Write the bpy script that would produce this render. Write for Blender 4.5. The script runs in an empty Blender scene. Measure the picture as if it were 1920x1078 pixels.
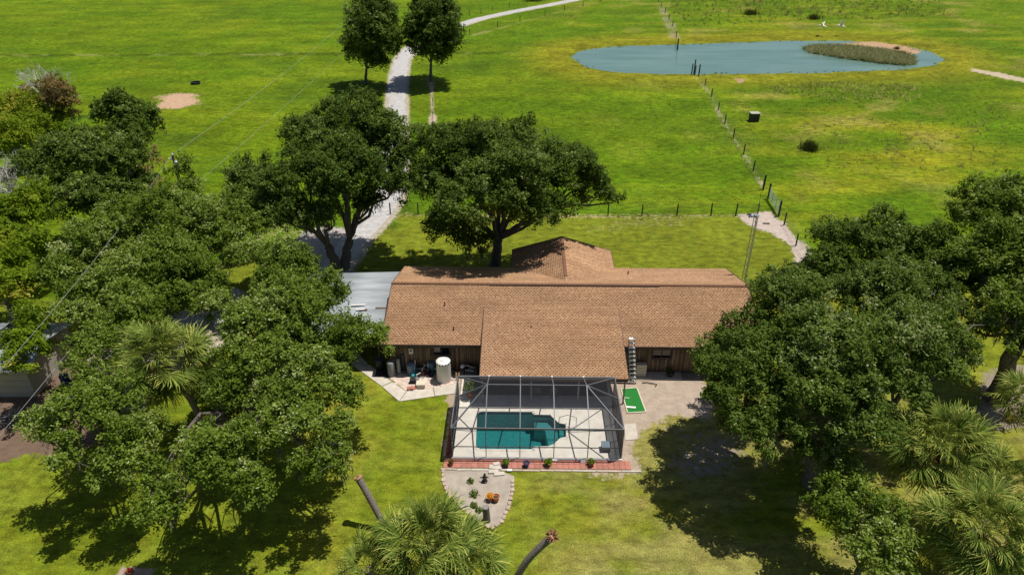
import bpy, bmesh, math, random
import numpy as np
from mathutils import Vector, Matrix

scn = bpy.context.scene
COL = scn.collection
R = math.radians

# ------------------------------------------------------------------ camera
CAM_H, PITCH, FPX = 30.0, R(30.5), 1297.0
cam = bpy.data.cameras.new('camera'); camo = bpy.data.objects.new('camera', cam); COL.objects.link(camo)
camo.location = (0, 0, CAM_H); camo.rotation_euler = (math.pi/2-PITCH, 0, 0)
cam.sensor_width = 36.0; cam.lens = 36.0*FPX/1920.0; cam.clip_start = 0.5; cam.clip_end = 8000
scn.camera = camo

# ------------------------------------------------------------------ light
SUNV = Vector((0.30, 0.12, 1.0)).normalized()
w = bpy.data.worlds.new('World'); scn.world = w; w.use_nodes = True
nt = w.node_tree; nt.nodes.clear()
sky = nt.nodes.new('ShaderNodeTexSky'); sky.sky_type = 'NISHITA'; sky.sun_disc = False
sky.sun_elevation = math.asin(SUNV.z); sky.sun_rotation = math.atan2(SUNV.x, SUNV.y)
sky.dust_density = 1.0; sky.ozone_density = 1.0
bg = nt.nodes.new('ShaderNodeBackground'); bg.inputs['Strength'].default_value = 0.065
wo = nt.nodes.new('ShaderNodeOutputWorld')
nt.links.new(sky.outputs[0], bg.inputs[0]); nt.links.new(bg.outputs[0], wo.inputs[0])
sun = bpy.data.lights.new('sun', 'SUN'); sun.energy = 5.0; sun.angle = R(0.53); sun.color = (1.0, 0.955, 0.88)
suno = bpy.data.objects.new('sun', sun); COL.objects.link(suno)
suno.rotation_euler = (-SUNV).to_track_quat('-Z', 'Y').to_euler()
scn.view_settings.view_transform = 'Standard'; scn.view_settings.look = 'None'
scn.view_settings.exposure = 0.0; scn.view_settings.gamma = 1.0
scn.cycles.max_bounces = 8; scn.cycles.transparent_max_bounces = 24
scn.cycles.use_denoising = True

# ------------------------------------------------------------------ measuring: photo pixel -> place
CS, SN = math.cos(PITCH), math.sin(PITCH)
def ray(px, py):
    a = (px-960.0)/FPX; b = (539.0-py)/FPX
    return np.array([a, CS+b*SN, -SN+b*CS])
def P(px, py, z=0.0):
    d = ray(px, py); t = (z-CAM_H)/d[2]
    return np.array([d[0]*t, d[1]*t, z])
def PD(px, py, D):
    d = ray(px, py); t = D/d[1]
    return np.array([d[0]*t, D, CAM_H+d[2]*t])
def depth(p): return p[1]*CS+(CAM_H-p[2])*SN

# ------------------------------------------------------------------ noise helpers (numpy)
def _hash(ix, iy, s):
    h = (ix.astype(np.int64)*374761393+iy.astype(np.int64)*668265263+s*1442695041) & 0xffffffff
    h = ((h ^ (h >> 13))*1274126177) & 0xffffffff
    h = h ^ (h >> 16)
    return (h & 0xffff)/65535.0
def vn(x, y, s=0):
    ix = np.floor(x); iy = np.floor(y); fx = x-ix; fy = y-iy
    fx = fx*fx*(3-2*fx); fy = fy*fy*(3-2*fy)
    a = _hash(ix, iy, s); b = _hash(ix+1, iy, s); c = _hash(ix, iy+1, s); d = _hash(ix+1, iy+1, s)
    return (a*(1-fx)+b*fx)*(1-fy)+(c*(1-fx)+d*fx)*fy
def fbm(x, y, sc, o=4, s=0):
    v = 0; a = 0.5; t = 0
    for i in range(o):
        v = v+a*vn(x/sc*2**i+17*i, y/sc*2**i-9*i, s+i); t += a; a *= 0.5
    return v/t
def ss(a, b, x):
    t = np.clip((x-a)/(b-a), 0, 1); return t*t*(3-2*t)
def seg_dist(x, y, pts, closed=False):
    d = np.full(x.shape, 1e9); n = len(pts)
    for i in range(n if closed else n-1):
        ax, ay = pts[i][:2]; bx, by = pts[(i+1) % n][:2]
        ex, ey = bx-ax, by-ay; L = ex*ex+ey*ey+1e-9
        t = np.clip(((x-ax)*ex+(y-ay)*ey)/L, 0, 1)
        d = np.minimum(d, np.hypot(x-ax-t*ex, y-ay-t*ey))
    return d
def inside(x, y, pts):
    r = np.zeros(x.shape, bool); n = len(pts)
    for i in range(n):
        ax, ay = pts[i][:2]; bx, by = pts[(i+1) % n][:2]
        c = ((ay > y) != (by > y)) & (x < (bx-ax)*(y-ay)/(by-ay+1e-12)+ax)
        r ^= c
    return r
def sdist(x, y, pts):
    d = seg_dist(x, y, pts, True); return np.where(inside(x, y, pts), -d, d)
def pxpoly(L, z=0.0): return [tuple(P(a, b, z)[:2]) for a, b in L]

# ------------------------------------------------------------------ mesh helpers
def link(name, me, mat=None, parent=None):
    o = bpy.data.objects.new(name, me); COL.objects.link(o)
    if mat is not None: me.materials.append(mat)
    if parent is not None: o.parent = parent
    return o
def tag(o, label=None, cat=None, group=None, kind=None):
    if label: o['label'] = label
    if cat: o['category'] = cat
    if group: o['group'] = group
    if kind: o['kind'] = kind
    return o
def thing(name, label, cat, loc=(0, 0, 0), rz=0.0, group=None):
    o = bpy.data.objects.new(name, None); COL.objects.link(o); o.empty_display_size = 0.3
    o.location = loc; o.rotation_euler = (0, 0, rz)
    return tag(o, label, cat, group)
def arrays_mesh(name, V, F, mat=None, parent=None, attrs=None, smooth=False):
    V = np.asarray(V, np.float32); F = np.asarray(F, np.int32); k = F.shape[1]
    me = bpy.data.meshes.new(name)
    me.vertices.add(len(V)); me.vertices.foreach_set('co', V.ravel())
    me.loops.add(F.size); me.loops.foreach_set('vertex_index', F.ravel())
    me.polygons.add(len(F)); me.polygons.foreach_set('loop_start', np.arange(0, F.size, k, dtype=np.int32))
    if smooth: me.polygons.foreach_set('use_smooth', np.ones(len(F), bool))
    for an, (dom, arr) in (attrs or {}).items():
        arr = np.asarray(arr, np.float32)
        if arr.ndim == 1:
            a = me.attributes.new(an, 'FLOAT', dom); a.data.foreach_set('value', arr)
        else:
            a = me.attributes.new(an, 'FLOAT_COLOR', dom); a.data.foreach_set('color', arr.ravel())
    me.update(calc_edges=True); me.validate()
    return link(name, me, mat, parent)
class MB:
    def __init__(s): s.v = []; s.f = []
    def add(s, vs, fs):
        n = len(s.v); s.v += [tuple(map(float, q)) for q in vs]; s.f += [tuple(i+n for i in f) for f in fs]; return s
    def box(s, c, d, rz=0.0, rx=0.0, ry=0.0):
        M = Matrix.Rotation(rz, 3, 'Z') @ Matrix.Rotation(ry, 3, 'Y') @ Matrix.Rotation(rx, 3, 'X'); vs = []
        for i in (-1, 1):
            for j in (-1, 1):
                for k in (-1, 1):
                    q = M @ Vector((i*d[0]/2, j*d[1]/2, k*d[2]/2)); vs.append((q.x+c[0], q.y+c[1], q.z+c[2]))
        return s.add(vs, [(0, 1, 3, 2), (4, 6, 7, 5), (0, 4, 5, 1), (2, 3, 7, 6), (0, 2, 6, 4), (1, 5, 7, 3)])
    def bar(s, a, b, wd, ht=None):
        a = Vector(a); b = Vector(b); t = (b-a).normalized(); ht = ht or wd
        u = t.cross(Vector((0, 0, 1)))
        if u.length < 1e-3: u = Vector((1, 0, 0))
        u.normalize(); n = u.cross(t); vs = []
        for p in (a, b):
            for i, j in ((-1, -1), (1, -1), (1, 1), (-1, 1)): vs.append(p+u*i*wd/2+n*j*ht/2)
        return s.add(vs, [(3, 2, 1, 0), (4, 5, 6, 7), (0, 1, 5, 4), (1, 2, 6, 5), (2, 3, 7, 6), (3, 0, 4, 7)])
    def tube(s, pts, rad, n=7, cap=True):
        pts = [Vector(p) for p in pts]; m = len(pts)
        if not hasattr(rad, '__len__'): rad = [rad]*m
        vs = []; prev = None
        for i, p in enumerate(pts):
            t = (pts[min(i+1, m-1)]-pts[max(i-1, 0)])
            t = t.normalized() if t.length > 1e-6 else Vector((0, 0, 1))
            if prev is None:
                u = t.cross(Vector((0.3, 0.9, 0.2)));
            else: u = prev-t*prev.dot(t)
            u.normalize(); prev = u; b = t.cross(u)
            for k in range(n):
                a = 2*math.pi*k/n; vs.append(p+(u*math.cos(a)+b*math.sin(a))*rad[i])
        fs = [(i*n+k, i*n+(k+1) % n, (i+1)*n+(k+1) % n, (i+1)*n+k) for i in range(m-1) for k in range(n)]
        if cap: fs += [tuple(range(n-1, -1, -1)), tuple((m-1)*n+k for k in range(n))]
        return s.add(vs, fs)
    def lathe(s, c, prof, n=20):
        vs = []; m = len(prof)
        for r, z in prof:
            for k in range(n):
                a = 2*math.pi*k/n; vs.append((c[0]+r*math.cos(a), c[1]+r*math.sin(a), c[2]+z))
        fs = [(i*n+k, i*n+(k+1) % n, (i+1)*n+(k+1) % n, (i+1)*n+k) for i in range(m-1) for k in range(n)]
        fs += [tuple(range(n-1, -1, -1)), tuple((m-1)*n+k for k in range(n))]
        return s.add(vs, fs)
    def prism(s, poly, z0, z1):
        n = len(poly); vs = [(x, y, z0) for x, y in poly]+[(x, y, z1) for x, y in poly]
        fs = [tuple(range(n-1, -1, -1)), tuple(range(n, 2*n))]+[(i, (i+1) % n, n+(i+1) % n, n+i) for i in range(n)]
        return s.add(vs, fs)
    def build(s, name, mat, parent=None, smooth=False, bevel=0.0):
        me = bpy.data.meshes.new(name); me.from_pydata(s.v, [], s.f); me.update()
        if bevel:
            bm = bmesh.new(); bm.from_mesh(me)
            bmesh.ops.bevel(bm, geom=bm.edges[:], offset=bevel, segments=1, affect='EDGES'); bm.to_mesh(me); bm.free()
        if smooth:
            me.polygons.foreach_set('use_smooth', np.ones(len(me.polygons), bool))
            try: me.set_sharp_from_angle(angle=R(40))
            except Exception: pass
        return link(name, me, mat, parent)

# ------------------------------------------------------------------ materials
def nodes(name):
    m = bpy.data.materials.new(name); m.use_nodes = True; t = m.node_tree; t.nodes.clear()
    out = t.nodes.new('ShaderNodeOutputMaterial'); return m, t, out
def N(t, ty, **kw):
    n = t.nodes.new(ty)
    for k, v in kw.items(): setattr(n, k, v)
    return n
def ramp(t, fac, stops):
    n = t.nodes.new('ShaderNodeValToRGB'); e = n.color_ramp.elements
    while len(e) < len(stops): e.new(0.5)
    for i, (p, c) in enumerate(stops):
        e[i].position = p; e[i].color = (*c, 1)
    t.links.new(fac, n.inputs[0]); return n.outputs[0]
def M(name, col, rough=0.7, var=0.25, sc=3.0, bump=0.0, bsc=20.0, metal=0.0, objvar=0.0, stretch=None, col2=None, spec=0.4):
    m, t, out = nodes(name); b = N(t, 'ShaderNodeBsdfPrincipled')
    tc = N(t, 'ShaderNodeTexCoord'); mp = N(t, 'ShaderNodeMapping')
    if stretch: mp.inputs['Scale'].default_value = stretch
    t.links.new(tc.outputs['Object'], mp.inputs[0])
    nz = N(t, 'ShaderNodeTexNoise'); nz.inputs['Scale'].default_value = sc; nz.inputs['Detail'].default_value = 6; nz.inputs['Roughness'].default_value = 0.65
    t.links.new(mp.outputs[0], nz.inputs[0])
    lo = tuple(c*(1-var) for c in col); hi = col2 or tuple(min(c*(1+var), 1) for c in col)
    c = ramp(t, nz.outputs[0], [(0.3, lo), (0.7, hi)])
    if objvar:
        oi = N(t, 'ShaderNodeObjectInfo'); mr = N(t, 'ShaderNodeMapRange'); mr.inputs[3].default_value = 1-objvar; mr.inputs[4].default_value = 1+objvar
        t.links.new(oi.outputs['Random'], mr.inputs[0]); hs = N(t, 'ShaderNodeHueSaturation')
        t.links.new(mr.outputs[0], hs.inputs['Value']); t.links.new(c, hs.inputs['Color']); c = hs.outputs[0]
    t.links.new(c, b.inputs['Base Color']); b.inputs['Roughness'].default_value = rough; b.inputs['Metallic'].default_value = metal
    b.inputs['Specular IOR Level'].default_value = spec
    if bump:
        n2 = N(t, 'ShaderNodeTexNoise'); n2.inputs['Scale'].default_value = bsc; n2.inputs['Detail'].default_value = 5
        t.links.new(mp.outputs[0], n2.inputs[0]); bp = N(t, 'ShaderNodeBump'); bp.inputs['Strength'].default_value = bump; bp.inputs['Distance'].default_value = 0.05
        t.links.new(n2.outputs[0], bp.inputs['Height']); t.links.new(bp.outputs[0], b.inputs['Normal'])
    t.links.new(b.outputs[0], out.inputs[0]); return m
def leafmat(name, stops, trans=0.28, rough=0.5):
    m, t, out = nodes(name)
    at = N(t, 'ShaderNodeAttribute', attribute_name='tone')
    c = ramp(t, at.outputs['Fac'], stops)
    b = N(t, 'ShaderNodeBsdfPrincipled'); b.inputs['Roughness'].default_value = rough; b.inputs['Specular IOR Level'].default_value = 0.07
    tr = N(t, 'ShaderNodeBsdfTranslucent'); mx = N(t, 'ShaderNodeMixShader'); mx.inputs[0].default_value = trans
    hs = N(t, 'ShaderNodeHueSaturation'); hs.inputs['Value'].default_value = 1.3; hs.inputs['Hue'].default_value = 0.485
    t.links.new(c, b.inputs['Base Color']); t.links.new(c, hs.inputs['Color']); t.links.new(hs.outputs[0], tr.inputs[0])
    t.links.new(b.outputs[0], mx.inputs[1]); t.links.new(tr.outputs[0], mx.inputs[2]); t.links.new(mx.outputs[0], out.inputs[0]); return m

OAK = leafmat('oak_leaves', [(0.0, (0.044, 0.078, 0.008)), (0.45, (0.130, 0.200, 0.018)), (0.8, (0.250, 0.325, 0.058)), (1.0, (0.44, 0.48, 0.22))], 0.38)
OAKD = leafmat('dark_oak_leaves', [(0.0, (0.036, 0.066, 0.009)), (0.5, (0.100, 0.160, 0.019)), (0.85, (0.190, 0.260, 0.052)), (1.0, (0.38, 0.41, 0.20))], 0.36)
BRIGHT = leafmat('bright_leaves', [(0.0, (0.050, 0.098, 0.005)), (0.5, (0.150, 0.238, 0.010)), (0.85, (0.26, 0.33, 0.020)), (1.0, (0.42, 0.39, 0.06))], 0.38)
RUST = leafmat('rusty_leaves', [(0.0, (0.07, 0.075, 0.02)), (0.4, (0.17, 0.14, 0.035)), (0.75, (0.28, 0.17, 0.065)), (1.0, (0.36, 0.26, 0.15))], 0.3)
MOSS = leafmat('moss', [(0.0, (0.07, 0.07, 0.055)), (1.0, (0.22, 0.21, 0.17))], 0.2, 0.9)
PALM = leafmat('palm_leaves', [(0.0, (0.038, 0.070, 0.010)), (0.45, (0.128, 0.190, 0.030)), (0.8, (0.29, 0.34, 0.065)), (1.0, (0.52, 0.50, 0.12))], 0.22, 0.5)
PALMY = leafmat('yellowing_palm_leaves', [(0.0, (0.07, 0.10, 0.02)), (0.6, (0.20, 0.20, 0.025)), (1.0, (0.42, 0.26, 0.06))], 0.25, 0.45)
PALMD = leafmat('dead_palm_leaves', [(0.0, (0.12, 0.10, 0.075)), (1.0, (0.36, 0.31, 0.24))], 0.1, 0.8)
REED = leafmat('reeds', [(0.0, (0.07, 0.11, 0.025)), (0.5, (0.22, 0.26, 0.09)), (1.0, (0.52, 0.45, 0.26))], 0.2, 0.7)
GRASS = leafmat('grass_blades', [(0.0, (0.06, 0.11, 0.006)), (0.5, (0.15, 0.22, 0.015)), (1.0, (0.38, 0.40, 0.10))], 0.25, 0.7)
WEED = leafmat('weeds', [(0.0, (0.03, 0.04, 0.01)), (0.5, (0.12, 0.14, 0.03)), (1.0, (0.32, 0.27, 0.11))], 0.2, 0.7)
BARK = M('bark', (0.15, 0.128, 0.105), 0.95, 0.5, 4, 0.9, 14, stretch=(3, 3, 0.8))
BARKP = M('palm_bark', (0.22, 0.19, 0.16), 0.95, 0.4, 5, 0.9, 9, stretch=(1, 1, 7))
DEAD = M('dead_wood', (0.42, 0.39, 0.35), 0.9, 0.3, 6)
WOODP = M('weathered_post', (0.055, 0.055, 0.042), 0.9, 0.4, 8)
POLE = M('pole_wood', (0.16, 0.13, 0.10), 0.9, 0.3, 8)
WIRE = M('fence_wire', (0.13, 0.13, 0.12), 0.6, 0.1, 3, metal=0.4)
CABLE = M('cable', (0.45, 0.45, 0.44), 0.5, 0.1, 3, metal=0.3)
GALV = M('galvanised', (0.42, 0.44, 0.45), 0.45, 0.2, 3, metal=0.5)
GATEM = M('gate_green', (0.22, 0.30, 0.26), 0.5, 0.2, 5)
CONC = M('concrete', (0.50, 0.45, 0.38), 0.9, 0.16, 2.0, 0.15, 30, objvar=0.06)
DECKM = M('cool_deck', (0.74, 0.69, 0.60), 0.85, 0.13, 1.6, 0.1, 40)
BRICKR = M('red_paver', (0.39, 0.16, 0.115), 0.9, 0.2, 6, 0.2, 30, objvar=0.14)
SHADED_RED = M('shaded_red_paver', (0.20, 0.065, 0.05), 0.9, 0.2, 6, objvar=0.12)  # red pavers with the side screen's shade put into the colour
STONE = M('edging_stone', (0.45, 0.35, 0.275), 0.95, 0.2, 4, 0.3, 15, objvar=0.15)
ROCK = M('pale_rubble', (0.58, 0.47, 0.40), 0.95, 0.25, 5, 0.3, 15, objvar=0.2)
WHITE = M('white_paint', (0.76, 0.75, 0.72), 0.5, 0.06, 2)
TANKW = M('white_tank', (0.72, 0.70, 0.66), 0.45, 0.10, 1.5, stretch=(3, 3, 0.4))
BEIGE = M('beige_paint', (0.58, 0.53, 0.41), 0.7, 0.08, 2)
GREYP = M('grey_paint', (0.22, 0.22, 0.22), 0.6, 0.15, 3)
DGREY = M('dark_grey', (0.055, 0.055, 0.06), 0.6, 0.2, 3)
BLUEG = M('blue_grey', (0.20, 0.26, 0.32), 0.5, 0.15, 3)
TEAL = M('teal_paint', (0.03, 0.24, 0.28), 0.45, 0.15, 3)
BLACK = M('black_plastic', (0.022, 0.022, 0.026), 0.55, 0.3, 4)
BLUE = M('blue_glaze', (0.02, 0.035, 0.13), 0.25, 0.2, 4)
TERRA = M('terracotta', (0.42, 0.13, 0.05), 0.85, 0.15, 5)
ORANGE = M('orange_petals', (0.62, 0.27, 0.015), 0.7, 0.2, 8)
TURF = M('synthetic_turf', (0.012, 0.17, 0.022), 0.9, 0.2, 25, 0.3, 120)
PVC = M('pvc', (0.60, 0.59, 0.56), 0.5, 0.1, 3)
ALU = M('bronze_aluminium', (0.125, 0.13, 0.14), 0.4, 0.1, 2)
FASC = M('fascia', (0.085, 0.055, 0.042), 0.8, 0.2, 4)
GLASS = M('dark_glass', (0.012, 0.014, 0.017), 0.06, 0.3, 1, spec=0.8)
ROOFD = M('roof_felt', (0.19, 0.10, 0.055), 0.95, 0.3, 2)
RIDGE = M('ridge_cap', (0.17, 0.085, 0.048), 0.95, 0.2, 6)
BRONZE = M('dark_bronze', (0.05, 0.045, 0.04), 0.5, 0.3, 6)
BIRD = M('white_feathers', (0.85, 0.83, 0.70), 0.7, 0.04, 6)
MUD = M('mud', (0.36, 0.24, 0.15), 0.6, 0.2, 0.6)
SAND = M('sand_bed', (0.35, 0.30, 0.245), 0.95, 0.22, 1.6, 0.4, 12)
GRAVEL = M('gravel_drive', (0.42, 0.405, 0.39), 0.95, 0.24, 1.6, 0.6, 14)
TINW = M('shed_wall', (0.36, 0.33, 0.27), 0.7, 0.12, 1.2, stretch=(1, 1, 4))
CUT = M('cut_palm_wood', (0.40, 0.24, 0.12), 0.9, 0.4, 20)

def shinglemat():
    m, t, out = nodes('shingles'); at = N(t, 'ShaderNodeAttribute', attribute_name='tone')
    c = ramp(t, at.outputs['Fac'], [(0.0, (0.355, 0.195, 0.103)), (0.5, (0.46, 0.268, 0.148)), (1.0, (0.55, 0.34, 0.203))])
    tc = N(t, 'ShaderNodeTexCoord'); nz = N(t, 'ShaderNodeTexNoise'); nz.inputs['Scale'].default_value = 0.5; nz.inputs['Detail'].default_value = 5
    mp = N(t, 'ShaderNodeMapping'); mp.inputs['Scale'].default_value = (0.6, 1.6, 1); t.links.new(tc.outputs['Object'], mp.inputs[0]); t.links.new(mp.outputs[0], nz.inputs[0])
    mr = N(t, 'ShaderNodeMapRange'); mr.inputs[1].default_value = 0.3; mr.inputs[2].default_value = 0.7; mr.inputs[3].default_value = 0.82; mr.inputs[4].default_value = 1.12
    t.links.new(nz.outputs[0], mr.inputs[0]); hs = N(t, 'ShaderNodeHueSaturation'); t.links.new(c, hs.inputs['Color']); t.links.new(mr.outputs[0], hs.inputs['Value'])
    b = N(t, 'ShaderNodeBsdfPrincipled'); b.inputs['Roughness'].default_value = 0.95; b.inputs['Specular IOR Level'].default_value = 0.2
    t.links.new(hs.outputs[0], b.inputs['Base Color']); t.links.new(b.outputs[0], out.inputs[0]); return m
SHING = shinglemat()
def sidingmat():
    m, t, out = nodes('wood_siding'); at = N(t, 'ShaderNodeAttribute', attribute_name='tone')
    c = ramp(t, at.outputs['Fac'], [(0.0, (0.14, 0.085, 0.054)), (0.6, (0.26, 0.175, 0.115)), (1.0, (0.40, 0.30, 0.22))])
    tc = N(t, 'ShaderNodeTexCoord'); mp = N(t, 'ShaderNodeMapping'); mp.inputs['Scale'].default_value = (6, 6, 0.7); nz = N(t, 'ShaderNodeTexNoise'); nz.inputs['Scale'].default_value = 2; nz.inputs['Detail'].default_value = 6
    t.links.new(tc.outputs['Object'], mp.inputs[0]); t.links.new(mp.outputs[0], nz.inputs[0])
    mr = N(t, 'ShaderNodeMapRange'); mr.inputs[3].default_value = 0.5; mr.inputs[4].default_value = 1.5; t.links.new(nz.outputs[0], mr.inputs[0])
    hs = N(t, 'ShaderNodeHueSaturation'); t.links.new(c, hs.inputs['Color']); t.links.new(mr.outputs[0], hs.inputs['Value'])
    b = N(t, 'ShaderNodeBsdfPrincipled'); b.inputs['Roughness'].default_value = 0.9
    t.links.new(hs.outputs[0], b.inputs['Base Color']); t.links.new(b.outputs[0], out.inputs[0]); return m
SIDING = sidingmat()
def tinroof():
    m, t, out = nodes('tin_roof'); tc = N(t, 'ShaderNodeTexCoord'); b = N(t, 'ShaderNodeBsdfPrincipled')
    mp = N(t, 'ShaderNodeMapping'); mp.inputs['Scale'].default_value = (0.25, 1.6, 1); t.links.new(tc.outputs['Object'], mp.inputs[0])
    nz = N(t, 'ShaderNodeTexNoise'); nz.inputs['Scale'].default_value = 1.2; nz.inputs['Detail'].default_value = 7; t.links.new(mp.outputs[0], nz.inputs[0])
    c = ramp(t, nz.outputs[0], [(0.25, (0.16, 0.18, 0.195)), (0.5, (0.26, 0.285, 0.305)), (0.8, (0.37, 0.39, 0.41))])
    t.links.new(c, b.inputs['Base Color']); b.inputs['Roughness'].default_value = 0.55; b.inputs['Metallic'].default_value = 0.0
    t.links.new(b.outputs[0], out.inputs[0]); return m
TIN = tinroof()
def screenmat(name, op, col):
    m, t, out = nodes(name); tr = N(t, 'ShaderNodeBsdfTransparent'); d = N(t, 'ShaderNodeBsdfDiffuse'); d.inputs[0].default_value = (*col, 1)
    tc = N(t, 'ShaderNodeTexCoord'); nz = N(t, 'ShaderNodeTexNoise'); nz.inputs['Scale'].default_value = 0.8; t.links.new(tc.outputs['Object'], nz.inputs[0])
    mr = N(t, 'ShaderNodeMapRange'); mr.inputs[3].default_value = op*0.9; mr.inputs[4].default_value = op*1.1; t.links.new(nz.outputs[0], mr.inputs[0])
    mx = N(t, 'ShaderNodeMixShader'); t.links.new(mr.outputs[0], mx.inputs[0]); t.links.new(tr.outputs[0], mx.inputs[1]); t.links.new(d.outputs[0], mx.inputs[2])
    t.links.new(mx.outputs[0], out.inputs[0]); return m
SCR = screenmat('insect_screen', 0.20, (0.075, 0.075, 0.085))
SCRS = screenmat('side_insect_screen', 0.90, (0.028, 0.028, 0.036))
def poolwater():
    m, t, out = nodes('pool_water'); tr = N(t, 'ShaderNodeBsdfTransparent'); tr.inputs[0].default_value = (0.25, 0.56, 0.58, 1)
    g = N(t, 'ShaderNodeBsdfGlossy'); g.inputs['Roughness'].default_value = 0.02
    fr = N(t, 'ShaderNodeFresnel'); fr.inputs['IOR'].default_value = 1.33
    tc = N(t, 'ShaderNodeTexCoord'); nz = N(t, 'ShaderNodeTexNoise'); nz.inputs['Scale'].default_value = 2.2; nz.inputs['Detail'].default_value = 3; t.links.new(tc.outputs['Object'], nz.inputs[0])
    bp = N(t, 'ShaderNodeBump'); bp.inputs['Strength'].default_value = 0.12; bp.inputs['Distance'].default_value = 0.05; t.links.new(nz.outputs[0], bp.inputs['Height'])
    t.links.new(bp.outputs[0], fr.inputs['Normal']); t.links.new(bp.outputs[0], g.inputs['Normal'])
    mx = N(t, 'ShaderNodeMixShader'); t.links.new(fr.outputs[0], mx.inputs[0]); t.links.new(tr.outputs[0], mx.inputs[1]); t.links.new(g.outputs[0], mx.inputs[2]); t.links.new(mx.outputs[0], out.inputs[0]); return m
PWAT = poolwater()
PLAST = M('pool_plaster', (0.29, 0.56, 0.55), 0.8, 0.22, 6)
def pondwater():
    m, t, out = nodes('pond_water'); b = N(t, 'ShaderNodeBsdfPrincipled')
    tc = N(t, 'ShaderNodeTexCoord'); mp = N(t, 'ShaderNodeMapping'); mp.inputs['Scale'].default_value = (0.05, 0.2, 1); t.links.new(tc.outputs['Object'], mp.inputs[0])
    nz = N(t, 'ShaderNodeTexNoise'); nz.inputs['Scale'].default_value = 1.5; nz.inputs['Detail'].default_value = 5; t.links.new(mp.outputs[0], nz.inputs[0])
    c = ramp(t, nz.outputs[0], [(0.3, (0.090, 0.170, 0.150)), (0.7, (0.140, 0.235, 0.205))]); t.links.new(c, b.inputs['Base Color'])
    b.inputs['Roughness'].default_value = 0.12; b.inputs['IOR'].default_value = 1.33
    n2 = N(t, 'ShaderNodeTexNoise'); n2.inputs['Scale'].default_value = 1.3; n2.inputs['Detail'].default_value = 4
    m2 = N(t, 'ShaderNodeMapping'); m2.inputs['Scale'].default_value = (0.6, 1.6, 1); t.links.new(tc.outputs['Object'], m2.inputs[0]); t.links.new(m2.outputs[0], n2.inputs[0])
    bp = N(t, 'ShaderNodeBump'); bp.inputs['Strength'].default_value = 0.35; bp.inputs['Distance'].default_value = 0.08; t.links.new(n2.outputs[0], bp.inputs['Height']); t.links.new(bp.outputs[0], b.inputs['Normal'])
    t.links.new(b.outputs[0], out.inputs[0]); return m
PONDW = pondwater()

# ------------------------------------------------------------------ plan of the place
HP = Vector((4.0, 38.0, 0.0)); HA = R(-0.9)
def hx(x, y, z=0.0):
    c, s = math.cos(HA), math.sin(HA); dx, dy = x-HP.x, y-HP.y
    return (HP.x+c*dx-s*dy, HP.y+s*dx+c*dy, z)
def hinv(p):
    c, s = math.cos(-HA), math.sin(-HA); dx, dy = p[0]-HP.x, p[1]-HP.y
    return (HP.x+c*dx-s*dy, HP.y+s*dx+c*dy)
def hthing(name, label, cat, x, y, z=0.0, rz=0.0, group=None): return thing(name, label, cat, hx(x, y, z), HA+rz, group)
POND_Z = -0.3
POND = pxpoly([(1078, 106), (1090, 98), (1120, 92), (1180, 88), (1260, 86), (1400, 81), (1500, 78), (1600, 79), (1690, 87), (1740, 98), (1764, 112), (1740, 122), (1690, 129), (1600, 133), (1500, 136), (1400, 137), (1250, 138), (1150, 134), (1100, 124)], POND_Z)
MUDP = pxpoly([(1560, 80), (1640, 80), (1700, 88), (1742, 101), (1715, 104), (1690, 108), (1640, 103), (1600, 92)], POND_Z)
DRIVE = [P(a, b) for a, b in [(1240, -34), (1085, -1), (1030, 10), (960, 23), (900, 36), (850, 52), (800, 72), (770, 92), (754, 112), (748, 140), (745, 170), (744, 200), (742, 240), (741, 290), (737, 340), (728, 375), (705, 410), (668, 445), (640, 485), (600, 530), (540, 570), (440, 592), (330, 610)]]
DECK = [hx(-3.46, 30.55), hx(6.66, 30.55), hx(6.66, 39.3), hx(-3.46, 39.3)]
HOUSE = [hx(-8.6, 39.0), hx(16.8, 39.0), hx(16.8, 49.4), hx(-8.6, 49.4)]
BED = pxpoly([(828, 880), (829, 905), (842, 930), (868, 956), (903, 984), (922, 992), (942, 980), (956, 950), (964, 918), (964, 892), (930, 880)])
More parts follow.
